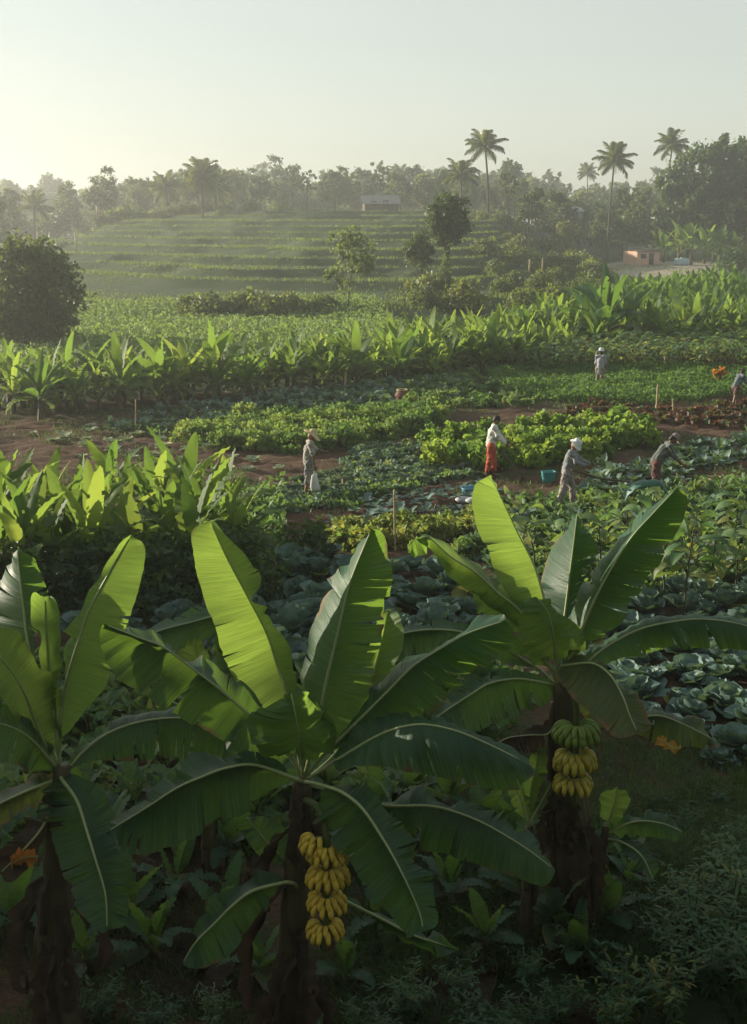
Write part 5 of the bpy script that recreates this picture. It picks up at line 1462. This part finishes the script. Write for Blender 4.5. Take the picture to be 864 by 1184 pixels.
T_WISP = p_tree(4, 5.8, 1.9, .9, 75, 22, .16, 'tree_leaf_light', .16, 8, .07)
put_tree('wispy_tree', T_WISP, at(405, 330, 86)[0], 86, 1.0, 0, 'thin wispy tree with sparse pale leaves behind the banana belt')
T_DARK = p_tree(5, 9.0, 2.6, 2.6, 80, 55, .25, 'tree_leaf', .15, 7, .2)
put_tree('dark_tree', T_DARK, at(613, 230, 178)[0], 178, .82, 0, 'dark dense tree right of the two palms at the hill end')
FOR = [p_tree(10 + k, 13 + (k % 3) * 1.6, 4.2 + (k % 2) * 1.2, .8, 85, 34, .52, 'tree_leaf' if k % 3 else 'tree_leaf_light', .17, 8, .3) for k in range(6)]
OPEN = [p_tree(30 + k, 15, 3.8, 6.0, 34, 26, .5, 'tree_leaf', .12, 9, .25) for k in range(3)]
fr = np.random.default_rng(5)
for row, (D, n, zt0, nm) in enumerate([(250, 48, .56, 'front'), (300, 52, .78, 'middle'), (355, 54, .98, 'far'), (410, 56, 1.12, 'farthest')]):
    for k in range(n):
        x = (-1.05 + 2.1 * (k + fr.uniform(-.35, .35)) / (n - 1)) * D * .315
        y = D + fr.uniform(-16, 16)
        op = fr.random() < .12
        pr = OPEN[int(fr.integers(3))] if op else FOR[int(fr.integers(6))]
        s = fr.uniform(.80, 1.12) * zt0
        put_tree('forest_tree', pr, x, y, s, fr.uniform(0, 6.28),
                 'hazy open crowned tree reaching above the forest line' if op else 'hazy leafy tree in the forest line behind the terraces', 'tree', 'open crowned trees of the forest line' if op else 'leafy trees of the forest line')
BIGT = [p_tree(40 + k, 19, 7.0, 1.0, 190, 70, .5, 'dark_green', .14, 10, .5) for k in range(2)]
put_tree('forest_tree', BIGT[0], at(806, 220, 205)[0], 205, 1.0, 0, 'tall dark billowing tree behind the bananas by the shed')
put_tree('forest_tree', BIGT[1], at(862, 220, 212)[0], 212, 1.0, 2, 'huge dark tree cut off by the picture edge behind the bananas')
put_tree('forest_tree', BIGT[1], at(905, 220, 200)[0], 200, .95, 4, 'huge dark tree beyond the picture edge')
for px, D, s, pr, lb in [(640, 205, .62, FOR[1], 'mid green tree between the dark tree and the lone palm'), (668, 225, .72, FOR[3], 'leafy tree just left of the lone palm'), (720, 230, .75, FOR[2], 'leafy tree just right of the lone palm'), (748, 225, .8, FOR[4], 'rounded tree above the brick shed'),
                         (588, 195, .5, OPEN[0], 'thin tree beside the tallest palm trunk'), (700, 210, .55, FOR[5], 'low tree in the dark hollow behind the shed'), (775, 208, .62, FOR[0], 'bushy tree under the highest right palm'), (8, 205, .66, FOR[2], 'dim tree at the left end of the terraces'), (-12, 170, .55, FOR[1], 'dim bushy tree cut off by the picture edge'), (118, 222, .62, FOR[5], 'low dim tree at the hill edge beyond the pale post'), (75, 240, .8, FOR[4], 'dim tree over the shoulder of the hill'), (655, 190, .42, FOR[0], 'bushy small tree at the terrace end'), (625, 188, .4, OPEN[1], 'slender tree at the terrace end'), (730, 212, .6, FOR[1], 'dense tree right behind the shed')]:
    put_tree('forest_tree', pr, at(px, 240, D)[0], D, s, px, lb)
palm(at(566, 170, 186)[0], 186, at(566, 170, 186)[2], 'tallest slender coconut palm rising against the sky', 1.0, 1)
palm(at(534, 203, 190)[0], 190, at(534, 203, 190)[2], 'shorter coconut palm left of the tallest palm', .92, 2)
palm(at(707, 186, 198)[0], 198, at(707, 186, 198)[2], 'lone coconut palm above the dark hollow left of the shed', 1.0, 3)
palm(at(773, 169, 215)[0], 215, at(773, 169, 215)[2], 'coconut palm rising over the big dark trees', 1.0, 4)
palm(at(233, 208, 200)[0], 200, at(233, 208, 200)[2], 'bushy coconut palm on the terraced hilltop', 1.12, 5, 32)
palm(at(250, 217, 212)[0], 212, at(250, 217, 212)[2], 'coconut palm with drooping fronds close behind the bushy one', 1.1, 6)
palm(at(194, 217, 215)[0], 215, at(194, 217, 215)[2], 'small pale coconut palm left of the bushy one', 1.0, 7)
palm(at(681, 200, 330)[0], 330, at(681, 200, 330)[2], 'faint coconut palm standing far off in the haze', .95, 8)
palm(at(38, 240, 200)[0], 200, at(38, 240, 200)[2], 'dim coconut palm over the left end of the terraces', .9, 9)
palm(at(458, 203, 330)[0], 330, at(458, 203, 330)[2], 'very faint palm in the forest line above the hut', 1.2, 10)
# bananas and bushes by the shed
BG = [p_grove(k + 80, 5.2, 10) for k in range(3)]
for k, (px, D) in enumerate([(768, 192), (785, 188), (800, 184), (815, 188), (832, 182), (850, 186), (868, 180), (795, 196), (825, 198), (880, 190), (760, 200)]):
    x = at(px, 290, D)[0]; tag(link('banana_plant', BG[k % 3], None, (x, D, float(gz(x, D))), k * 1.3, fr.uniform(.85, 1.25)), 'tall banana plant under the big dark trees beside the shed', 'banana plant', 'tall banana plants beside the shed')
FB = [p_bush('bush', ['tree_leaf_light', 'bark', 'tree_leaf'], k + 120, 900, 1.3, .9, .17, yellow=.4) for k in range(4)]
for k, (px, D, s) in enumerate([(222, 86, .9), (245, 84, 1.0), (270, 85, .9), (292, 86, 1.05), (310, 84, 1.15), (335, 86, .8), (358, 85, .75), (232, 84, .7), (375, 87, .7)]):
    x = at(px, 360, D)[0]; tag(link('bush', FB[k % 4], None, (x, D, float(gz(x, D)) - .05), k, s), 'sunlit bush in the misty hedge at the foot of the terraces', 'bush', 'bushes of the misty hedge')
for k in range(46):
    D = fr.uniform(88, 165); px = fr.uniform(470, 725) if D < 135 else fr.uniform(560, 695)
    if px < 560 and D > 105: D = fr.uniform(88, 104)
    x = at(px, 330, D)[0]
    tag(link('bush', FB[k % 4], None, (x, D, float(gz(x, D)) - .1), k, fr.uniform(.55, 1.25)), 'low bush on the slope between the terraces and the shed', 'bush', 'low bushes on the slope below the shed')
for k, (px, D, s) in enumerate([(666, 150, 1.5), (684, 146, 1.3), (640, 152, 1.2)]):
    x = at(px, 310, D)[0]; tag(link('bush', FB[k], None, (x, D, float(gz(x, D)) - .1), k + 2, s), 'round lit bush left of the pale yard', 'bush', 'round bushes beside the yard')
x = at(800, 320, 150)[0]; tag(link('bush', UND[0], None, (at(845, 310, 158)[0], 158, 0), 0, 2.6), 'dark mound of bush at the end of the pale yard', 'bush')
for k in range(26):
    px = fr.uniform(120, 385); x = at(px, 245, 205)[0]; D = fr.uniform(204, 222)
    tag(link('bush', FB[k % 4], None, (x, D, float(gz(x, D)) - .2), k, fr.uniform(.5, 1.1)), 'low bush along the top of the terraced hill', 'bush', 'bushes along the hilltop')
for k, (px, D, s) in enumerate([(132, 200, 1.5), (145, 202, 1.3), (160, 204, 1.2), (120, 196, 1.0), (560, 186, 1.0), (580, 184, 1.2), (600, 182, 1.1), (548, 188, .8), (630, 178, 1.3), (650, 176, 1.2)]):
    x = at(px, 245, D)[0]; tag(link('bush', FB[k % 4], None, (x, D, float(gz(x, D)) - .2), k, s), 'leafy bush at the end of the hilltop', 'bush', 'bushes at the ends of the hilltop')

# the tree row that shades the front of the field stands left of the frame; those round the camera are added to block skylight
SHT = [p_tree(60 + k, 11.5, 4.0, 1.0, 120, 60, .42, 'tree_leaf', .16, 9, .3) for k in range(2)]
for k, (x, y, s) in enumerate(SHADE_TREES + SKY_BLOCK_TREES):
    put_tree('shade_tree', SHT[k % 2], x, y, s, k * 2.1, 'unseen leafy tree shading the near corner of the field', 'tree', 'trees round the near corner of the field')

# ------------------------------------------------------------------ buildings, posts, yard things
GREYROOF = simple('grey_roof', (0.26, 0.26, 0.26), .7, .3, 3, .3, stretch=(6, 1, 1))
WOODW = simple('dark_plank', (0.11, 0.08, 0.06), .85, .4, 4, .3, stretch=(1, 1, .3))
PINKW = simple('pinkish_plaster', (0.42, 0.29, 0.24), .9, .2, 2)
BRICK = simple('orange_brick', (0.56, 0.37, 0.29), .9, .25, 2.5, .3, c2=(0.46, 0.27, 0.20))
WHITEW = simple('white_wall', (0.62, 0.63, 0.62), .8, .15, 1.2)
BLUEP = simple('pale_blue_paint', (0.33, 0.47, 0.52), .5, .15, 2)
GLASS = simple('dark_window', (0.02, 0.025, 0.03), .15, .1, spec=.6)
RUBBER = simple('tyre', (0.02, 0.02, 0.02), .8, .1)


def house(name, x, y, z, rz, wx, wy, wh, rh, wall, roof, gable=None, over=.35, label='', flat=False, door=True):
    o = empty(name, (x, y, z), rz); tag(o, label, 'hut' if 'hut' in name else name.split('_')[-1])
    hx, hy = wx / 2, wy / 2; th = .12
    mb = MB()
    for c, s in (((0, -hy + th / 2, wh / 2), (wx, th, wh)), ((0, hy - th / 2, wh / 2), (wx, th, wh)), ((-hx + th / 2, 0, wh / 2), (th, wy - 2 * th - .004, wh)), ((hx - th / 2, 0, wh / 2), (th, wy - 2 * th - .004, wh))): mb.box(c, s)
    mb.build('wall', wall, o, smooth=False)
    if not flat:
        gb = MB()
        for sx in (-1, 1):
            gb.add([(sx * hx, -hy, wh), (sx * hx, hy, wh), (sx * hx, 0, wh + rh), (sx * (hx - th), -hy, wh), (sx * (hx - th), hy, wh), (sx * (hx - th), 0, wh + rh)], [(0, 1, 4, 3), (1, 2, 5, 4), (2, 0, 3, 5)], [(0, 2, 1), (3, 4, 5)])
        gb.build('gable', gable or wall, o, smooth=False)
    rb = MB()
    n = 60; xs = np.linspace(-hx - over, hx + over, n); corr = .03 * np.sin(np.arange(n) * np.pi / 1.5)
    if flat:
        prof = [(-hy - over, wh + .06), (hy + over, wh + rh)]
    else:
        k = rh / hy
        prof = [(-hy - over, wh - k * over + .05), (0, wh + rh + .05), (hy + over, wh - k * over + .05)]
    G = np.stack([np.stack([xs, 0 * xs + q[0], q[1] + corr], 1) for q in prof]); rb.grid(G)
    ro = rb.build('roof', roof, o, smooth=False); sd = ro.modifiers.new('t', 'SOLIDIFY'); sd.thickness = .05
    if door:
        db = MB(); db.box((hx * .25, -hy - .02, .85), (.8, .05, 1.7)); db.build('door', GLASS if wall is not WHITEW else WOODW, o, smooth=False)
        wb = MB(); wb.box((-hx * .45, -hy - .02, 1.25), (.9, .05, .6)); wb.build('window', GLASS, o, smooth=False)
    return o


hp = at(440, 243, 204)
house('field_hut', hp[0], 205, float(gz(hp[0], 205)) + .1, .10, 5.4, 3.6, 1.3, 1.1, WOODW, GREYROOF, PINKW, .35, 'wooden hut with a grey corrugated roof on the hilltop', door=True)
sp_ = at(744, 305, 183)
house('brick_shed', sp_[0], 184.5, float(gz(sp_[0], 184)), .42, 4.0, 3.4, 1.95, .35, BRICK, simple('dark_roof', (0.07, 0.06, 0.055), .8, .3, 4), None, .25, 'small orange brick shed with a flat dark roof beside the yard', True)
for px, py, D, lb in [(660, 244, 222, 'bluish white house glimpsed between the trees above the terrace end'), (766, 246, 222, 'pale house wall glimpsed through leaves left of the big dark trees')]:
    q = at(px, py, D); house('distant_house', q[0], D, q[2] - 1.2, .2, 3.2, 3, 1.2, .6, simple('grey_wall', (0.30, 0.32, 0.33), .8, .2, 2), simple('pale_roof', (0.26, 0.31, 0.35), .7, .2, 2), None, .3, lb)
# a pale blue water tank in the yard
v0 = at(788, 304, 181)
V_ = empty('water_tank', (v0[0], 181, float(gz(v0[0], 181))), .15); tag(V_, 'low pale blue tank in the yard right of the brick shed', 'tank')
mb = MB(); th = np.linspace(0, 2 * np.pi, 29)
sq4 = lambda v, e: np.sign(v) * np.abs(v) ** e
zs_ = [0, .04, .3, .34, .38, .62, .66, .70, .92, 1.0, 1.03]; ks_ = [.0, .97, 1, 1.03, 1, 1, 1.03, 1, .99, .9, .0]
mb.grid(np.stack([np.stack([sq4(np.cos(th), .5) * 1.05 * k_, sq4(np.sin(th), .5) * .6 * k_, 0 * th + z_], 1) for z_, k_ in zip(zs_, ks_)])); mb.build('body', BLUEP, V_)
mb = MB(); mb.tube([(0, 0, 1.0), (0, 0, 1.1)], .22, 16); mb.build('lid', WHITEW, V_)


def stake(px0, py0, px1, py1, label, mat='bamboo', rad=.022, cat='stake', name='bamboo_stake', D=None):
    g = gnd(px0, py0) if D is None else at(px0, py0, D)
    D_ = g[1]; z0 = float(gz(g[0], g[1])) if D is None else g[2]
    t = at(px1, py1, D_)
    o = link(name, None, None, (g[0], g[1], z0))
    bpy.data.objects.remove(o)
    mb = MB(); L = np.array([t[0] - g[0], 0, t[2] - z0]); s = np.linspace(-.08, 1, 14)
    rr = rad * (1 + .18 * (np.arange(14) % 4 == 0)); mb.tube(s[:, None] * L, rr * np.linspace(1.1, .85, 14), 8)
    tag(mb.build(name, M[mat], None, (g[0], g[1], z0)), label, cat)


stake(457, 640, 456, 566, 'tall bamboo stake standing at the end of the furrowed rows')
stake(399, 452, 400, 430, 'short bamboo stake at the front of the banana belt', rad=.05)
stake(759, 478, 761, 445, 'bamboo stake leaning on the bare plot near the middle', rad=.04)
stake(779, 480, 778, 461, 'short stake on the bare plot beside the leaning one', rad=.035)
stake(746, 430, 746, 408, 'thin pole in the tall crop row, the barer of two', rad=.04)
stake(770, 431, 769, 411, 'pole with dry leaves in the tall crop row', rad=.045)
stake(157, 502, 157, 462, 'thin pale pole on the bare plot before the belt', rad=.02)
stake(295, 645, 294, 604, 'dark wooden post beside the banana clump', 'bark', .035, 'post', 'wooden_post')
stake(671, 500, 671, 478, 'thin stick among the reddish plants', rad=.025)
for px, py1, py0, D, lb, rd in [(113, 238, 254, 196, 'orange lit post on the shoulder of the hill', .22), (86, 268, 308, 150, 'tall thin grey post on the terraces', .10), (42, 268, 282, 160, 'short post at the left end of the terraces', .10), (25, 272, 284, 160, 'stubby post in the row at the left end of the terraces', .09), (614, 300, 308, 128, 'small pale post on the slope above the belt', .09), (629, 298, 306, 128, 'second small pale post on the slope', .07)]:
    x = at(px, 250, D)[0]; g = float(gz(x, D)); z1 = at(px, py1, D)[2]
    mb = MB(); mb.tube([(0, 0, -.2), (0.02, 0, max(z1 - g, 1.2))], rd, 8); tag(mb.build('wooden_post', M['bamboo'], None, (x, D, g)), lb, 'post')

# ------------------------------------------------------------------ people
cl = lambda n, c, **k: simple(n, c, .9, .18, 6, **k)
GREYBEIGE = cl('grey_beige_cotton', (0.30, 0.28, 0.25)); WHITEC = cl('white_cotton', (0.58, 0.58, 0.54)); REDC = cl('red_orange_cotton', (0.42, 0.085, 0.05))
GREYC = cl('grey_striped_cotton', (0.20, 0.21, 0.22)); PATT = simple('patterned_cotton', (0.36, 0.32, 0.28), .9, .4, 22, c2=(0.10, 0.08, 0.09)); DKPATT = simple('dark_patterned_cotton', (0.30, 0.29, 0.28), .9, .5, 26, c2=(0.03, 0.035, 0.04))
DKGREY = cl('dark_green_grey_cotton', (0.10, 0.115, 0.105)); MAROON = cl('maroon_cotton', (0.105, 0.048, 0.046)); PALEGREY = cl('pale_grey_cotton', (0.29, 0.30, 0.33)); KHAKI = cl('khaki_cotton', (0.20, 0.17, 0.11)); BLUEG = cl('grey_blue_cotton', (0.11, 0.14, 0.155))
WHITEHAT = simple('white_striped_hat', (0.66, 0.66, 0.64), .9, .3, 18, c2=(0.42, 0.43, 0.45)); CAPM = simple('patterned_cap', (0.26, 0.22, 0.20), .9, .4, 24, c2=(0.10, 0.09, 0.09))


def stand(px, py): g = gnd(px, py); return (g[0], g[1], float(gz(g[0], g[1])))


fwd = ((.16, .02, -.20), (.24, .0, -.08)); low = ((.12, .02, -.26), (.20, .0, -.18)); down = ((.05, .03, -.29), (.05, .02, -.27))
q1 = stand(357, 574)
person('farmer in a wide straw hat and grey shirt standing with a white bag', q1, .15, pose(.10, fwd, down, .10, .45), GREYBEIGE, DKPATT, .5, .62, ('straw', M['straw']), False, .99)
q2 = stand(567, 553)
person('bareheaded farmer in a white shirt and red trousers', q2, -.1, pose(.16, low, low, .10, .55), WHITEC, REDC, 1.0, .9, None, True, 1.0)
q3 = stand(654, 592)
person('farmer in a white bucket hat and grey shirt gripping a long pole', q3, -.35, pose(.22, fwd, fwd, .16, .5), GREYC, PATT, 1.0, .95, ('bucket', WHITEHAT), False, 1.0)
q4 = stand(756, 578)
person('stooping farmer in a patterned cap, dark shirt and maroon trousers', q4, .05, pose(.62, low, low, .10, .45), DKGREY, MAROON, .6, .95, ('cap', CAPM), True, 1.03)
q5 = stand(693, 452)
person('far farmer in a pale grey shirt standing with the back turned', q5, 1.2, pose(.10, down, down, .08, .1), PALEGREY, KHAKI, .6, .6, ('bucket', WHITEHAT), True, 1.0, hem=-.1)
q6 = stand(849, 473)
person('bare legged stooping figure in pale blue at the edge of the dark plot', q6, .5, pose(.5, low, low, .24, .5), BLUEG, MAROON, .6, .25, None, True, .92)

# things the people hold or set down
def P3(q, dx, dy, dz): return np.array([q[0] + dx, q[1] + dy, q[2] + dz])


mb = MB()      # white bag
r = np.random.default_rng(4)
th = np.linspace(0, 2 * np.pi, 17); hh = np.array([0, .02, .10, .24, .40, .46]); ww = np.array([.02, .10, .125, .10, .07, .02])
mb.grid(np.stack([np.stack([np.cos(th) * w_ * (1 + .1 * np.sin(3 * th + k)), np.sin(th) * w_ * .7, 0 * th + h_ + .01 * np.sin(4 * th)], 1) for k, (h_, w_) in enumerate(zip(hh, ww))]))
mb.tube(catmull([(0, 0, .35), (0.0, 0, .42), (-.02, 0, .52)], 6), .012, 6)
tag(mb.build('bag', WHITEC, None, P3(q1, .17, -.28, .20)), 'white cloth bag hanging at the side of the man in the straw hat', 'bag')


def tool(name, a, b, label, rad=.016, blade=None, cat='hoe', mat='bamboo', curve=0.0):
    o = empty(name, a); tag(o, label, cat)
    a = np.asarray(a); b = np.asarray(b)
    mb = MB(); mid = .5 * (b - a) + np.array([0, 0, curve]); mb.tube(catmull([(0, 0, 0), mid, b - a], 12), rad, 8); mb.build('handle', M[mat], o)
    if blade:
        d = nrm(b - a); mb = MB(); mb.box(b - a + d * .03 + np.array([0, 0, -.05]), blade, rz=.3, taper=.85); mb.build('blade', simple('rusty_iron', (.09, .065, .05), .6, .3, 12, metallic=.6), o, smooth=False)
    return o


tool('hoe', P3(q1, .34, .16, .92), P3(q1, .86, .25, .42), 'hoe held out over the row by the man in the straw hat', .016, (.05, .16, .14))
tool('hoe', P3(q2, .22, -.1, .80), P3(q2, .86, -.25, .06), 'dark handled hoe of the farmer in red trousers', .022, (.06, .18, .15), mat='bark')
tool('long_pole', P3(q3, .05, -.30, 1.02), at(728, 557, 29.2), 'long pole the farmer in the white bucket hat holds across the rows', .026, None, 'pole', 'bark', -.06)
tool('hoe', P3(q4, .55, .05, .62), P3(q4, 1.15, .0, .05), 'hoe worked low by the stooping farmer in the cap', .016, (.06, .16, .14))
tool('stick', P3(q6, .35, -.1, .5), P3(q6, .8, -.2, .02), 'short stick in the hands of the bare legged figure', .014, None, 'stick')
# green arch of sheet
mb = MB(); s = np.linspace(0, 1, 22)
path = catmull([at(720, 575, 28.6), at(726, 565, 28.5), at(738, 557, 28.4), at(752, 555, 28.4), at(764, 556, 28.4), at(772, 570, 28.4)], 22) - gnd(740, 585)
tt = np.linspace(0, np.pi, 9)
G = np.stack([path + np.array([0, .22, 0]) * np.cos(t_) + np.array([0, 0, .12]) * (math.sin(t_) - 1) for t_ in tt], 1)
G = G + .012 * np.sin(np.arange(22)[:, None, None] * 1.7 + np.arange(9)[None, :, None])
mb.grid(G); o = mb.build('shade_sheet', simple('green_sheet', (0.03, 0.11, 0.075), .5, .3, 5), None, gnd(740, 585)); sd = o.modifiers.new('t', 'SOLIDIFY'); sd.thickness = .01
tag(o, 'dark green humped sheet lying over the row beside the stooping farmer', 'sheet')


def tub(px, py, w_, h_, mat, label, name='tub', cat='tub', sq=.8):
    g = gnd(px, py); z = float(gz(g[0], g[1])); o = empty(name, (g[0], g[1], z), .3); tag(o, label, cat)
    th = np.linspace(0, 2 * np.pi, 25)
    sgn = lambda v: np.sign(v) * np.abs(v) ** sq
    ring = lambda k, z_: np.stack([sgn(np.cos(th)) * w_ * k, sgn(np.sin(th)) * w_ * k * .8, 0 * th + z_], 1)
    mb = MB(); mb.grid(np.stack([ring(.0, .004), ring(.78, .004), ring(.84, .03), ring(.97, h_ * .9), ring(1.0, h_ * .92), ring(1.04, h_), ring(.98, h_), ring(.92, h_ * .88), ring(.78, .05), ring(0, .05)])); mb.build('body', mat, o)
    mb = MB(); mb.tube(np.column_stack([np.cos(np.linspace(0, np.pi, 14)) * w_ * 1.0, 0 * np.linspace(0, 1, 14), h_ * .92 + np.sin(np.linspace(0, np.pi, 14)) * h_ * .45]), .008, 6); mb.build('handle', RUBBER, o)
    return o


tub(545, 574, .26, .30, simple('blue_plastic', (0.10, 0.27, 0.36), .5, .15, 4), 'blue plastic tub on the soil beside the tip of the glowing leaf')
tub(634, 556, .20, .30, simple('teal_plastic', (0.06, 0.30, 0.31), .5, .15, 4), 'teal plastic bucket on the path behind the white bucket hat', 'bucket', 'bucket')
tub(826, 560, .17, .24, simple('pinkish_clay', (0.46, 0.30, 0.27), .8, .15, 6), 'pinkish clay pot standing among the leaves right of the stooping farmer', 'pot', 'pot', 1.0)
# round basket far off
g = gnd(465, 470); o = empty('basket', (g[0], g[1], float(gz(g[0], g[1])))); tag(o, 'round reddish brown basket standing among the pale greens', 'basket')
mb = MB(); zz = np.linspace(0, 1, 12); mb.grid(np.stack([np.stack([np.cos(th) * .30 * math.sin(math.pi * (z_ * .8 + .12)) ** .6, np.sin(th) * .30 * math.sin(math.pi * (z_ * .8 + .12)) ** .6, 0 * th + z_ * .62], 1) for th in [np.linspace(0, 2 * np.pi, 21)] for z_ in zz]))
mb.build('body', simple('brown_wicker', (0.17, 0.085, 0.06), .85, .4, 14, .5), o)
mb = MB(); mb.tube(np.column_stack([.20 * np.cos(np.linspace(0, 6.283, 20)), .20 * np.sin(np.linspace(0, 6.283, 20)), .62 + 0 * np.linspace(0, 1, 20)]), .022, 6); mb.build('rim', M['straw'], o)
# sheet of pale mulch stones: white plastic patches by the tub
WP = simple('white_plastic', (0.36, 0.38, 0.39), .5, .1, 5)
for k, (px, py) in enumerate([(536, 582), (548, 586)]):
    g = gnd(px, py); mb = MB(); mb.ellipsoid((0, 0, .08), (.22, .15, .10), 12, 8)
    tag(mb.build('sack', WP, None, (g[0], g[1], float(gz(g[0], g[1]))), True), ('pale sack lying just in front of the blue tub', 'pale sack lying nearest the glowing leaf tip')[k], 'sack')

# ------------------------------------------------------------------ undergrowth and litter between the big banana plants
SM = [p_grove(k + 140, 1.3, 8, low=.22, Lm=1.25, Wm=.2, mat='banana') for k in range(3)]
for k, (px, py, s) in enumerate([(150, 1080, .9), (205, 1050, 1.0), (120, 1010, 1.0), (265, 1010, .9), (20, 1090, .9), (410, 1010, .9), (470, 1000, 1.0), (560, 985, .9), (300, 960, 1.0), (160, 960, 1.1), (90, 960, 1.0), (520, 950, 1.0), (240, 930, .9), (-20, 1010, 1.1), (180, 1120, .8), (260, 1090, .8), (440, 1090, .8), (520, 1060, .9), (590, 1030, .9), (100, 1130, .8), (400, 1150, .7), (300, 1140, .7), (560, 1110, .7), (610, 1062, .9), (640, 1100, .8), (700, 1085, .8), (590, 1000, 1.0), (725, 1040, .7), (670, 1120, .7), (210, 985, 1.1), (440, 965, 1.0), (40, 1040, 1.0)]):
    g = gnd(px, py); tag(link('young_banana_plant', SM[k % 3], None, (g[0], g[1], float(gz(g[0], g[1]))), k * 1.9, s), 'low dark banana sucker in the shade under the big leaves', 'banana plant', 'low dark suckers under the big leaves')
rows_of('ground_plant', MIX, spaced(gpoly([(-30, 980), (-30, 800), (120, 765), (480, 780), (600, 800), (560, 900), (400, 960), (200, 990)]), .62, 51), 'shaded leafy plant on the ground behind the big banana plants', 'vegetable plant', 'shaded leafy plants behind the big banana plants', 1.0, 1.8)
lr = np.random.default_rng(90)
LIT = []
for k in range(4):
    mb = MB(); sleaf(mb, (0, 0, .03), 0, .22, .9, .13, bend=.5, cup=.6, rows=14, cols=7, ruffle=.5, r=lr, power=.9, ptail=.6); LIT.append(mb.mesh('fallen_leaf', M['dry_leaf']))
for p_l in scatter(gpoly([(-40, 1000), (640, 960), (760, 1010), (620, 1250), (-40, 1300)]), 70, 91):
    tag(link('fallen_leaf', LIT[int(lr.integers(4))], None, (p_l[0], p_l[1], p_l[2]), lr.uniform(0, 6.28), lr.uniform(.5, 1.1)), 'curled dead banana leaf lying on the dark ground', 'dead leaf', 'dead leaves on the dark ground')

for k, (px, py, s_) in enumerate([(470, 1190, .6), (530, 1170, .55), (560, 1230, .7), (430, 1220, .6), (250, 1200, .5), (180, 1210, .55), (120, 1190, .5), (610, 1150, .5), (350, 1230, .5)]):
    g = gnd(px, py); tag(link('weed_bush', WD[k % 3], None, (g[0], g[1], 0), k * 1.3, s_), 'dark weed bush at the bottom below the banana bunches', 'weed bush', 'dark weed bushes below the banana bunches')
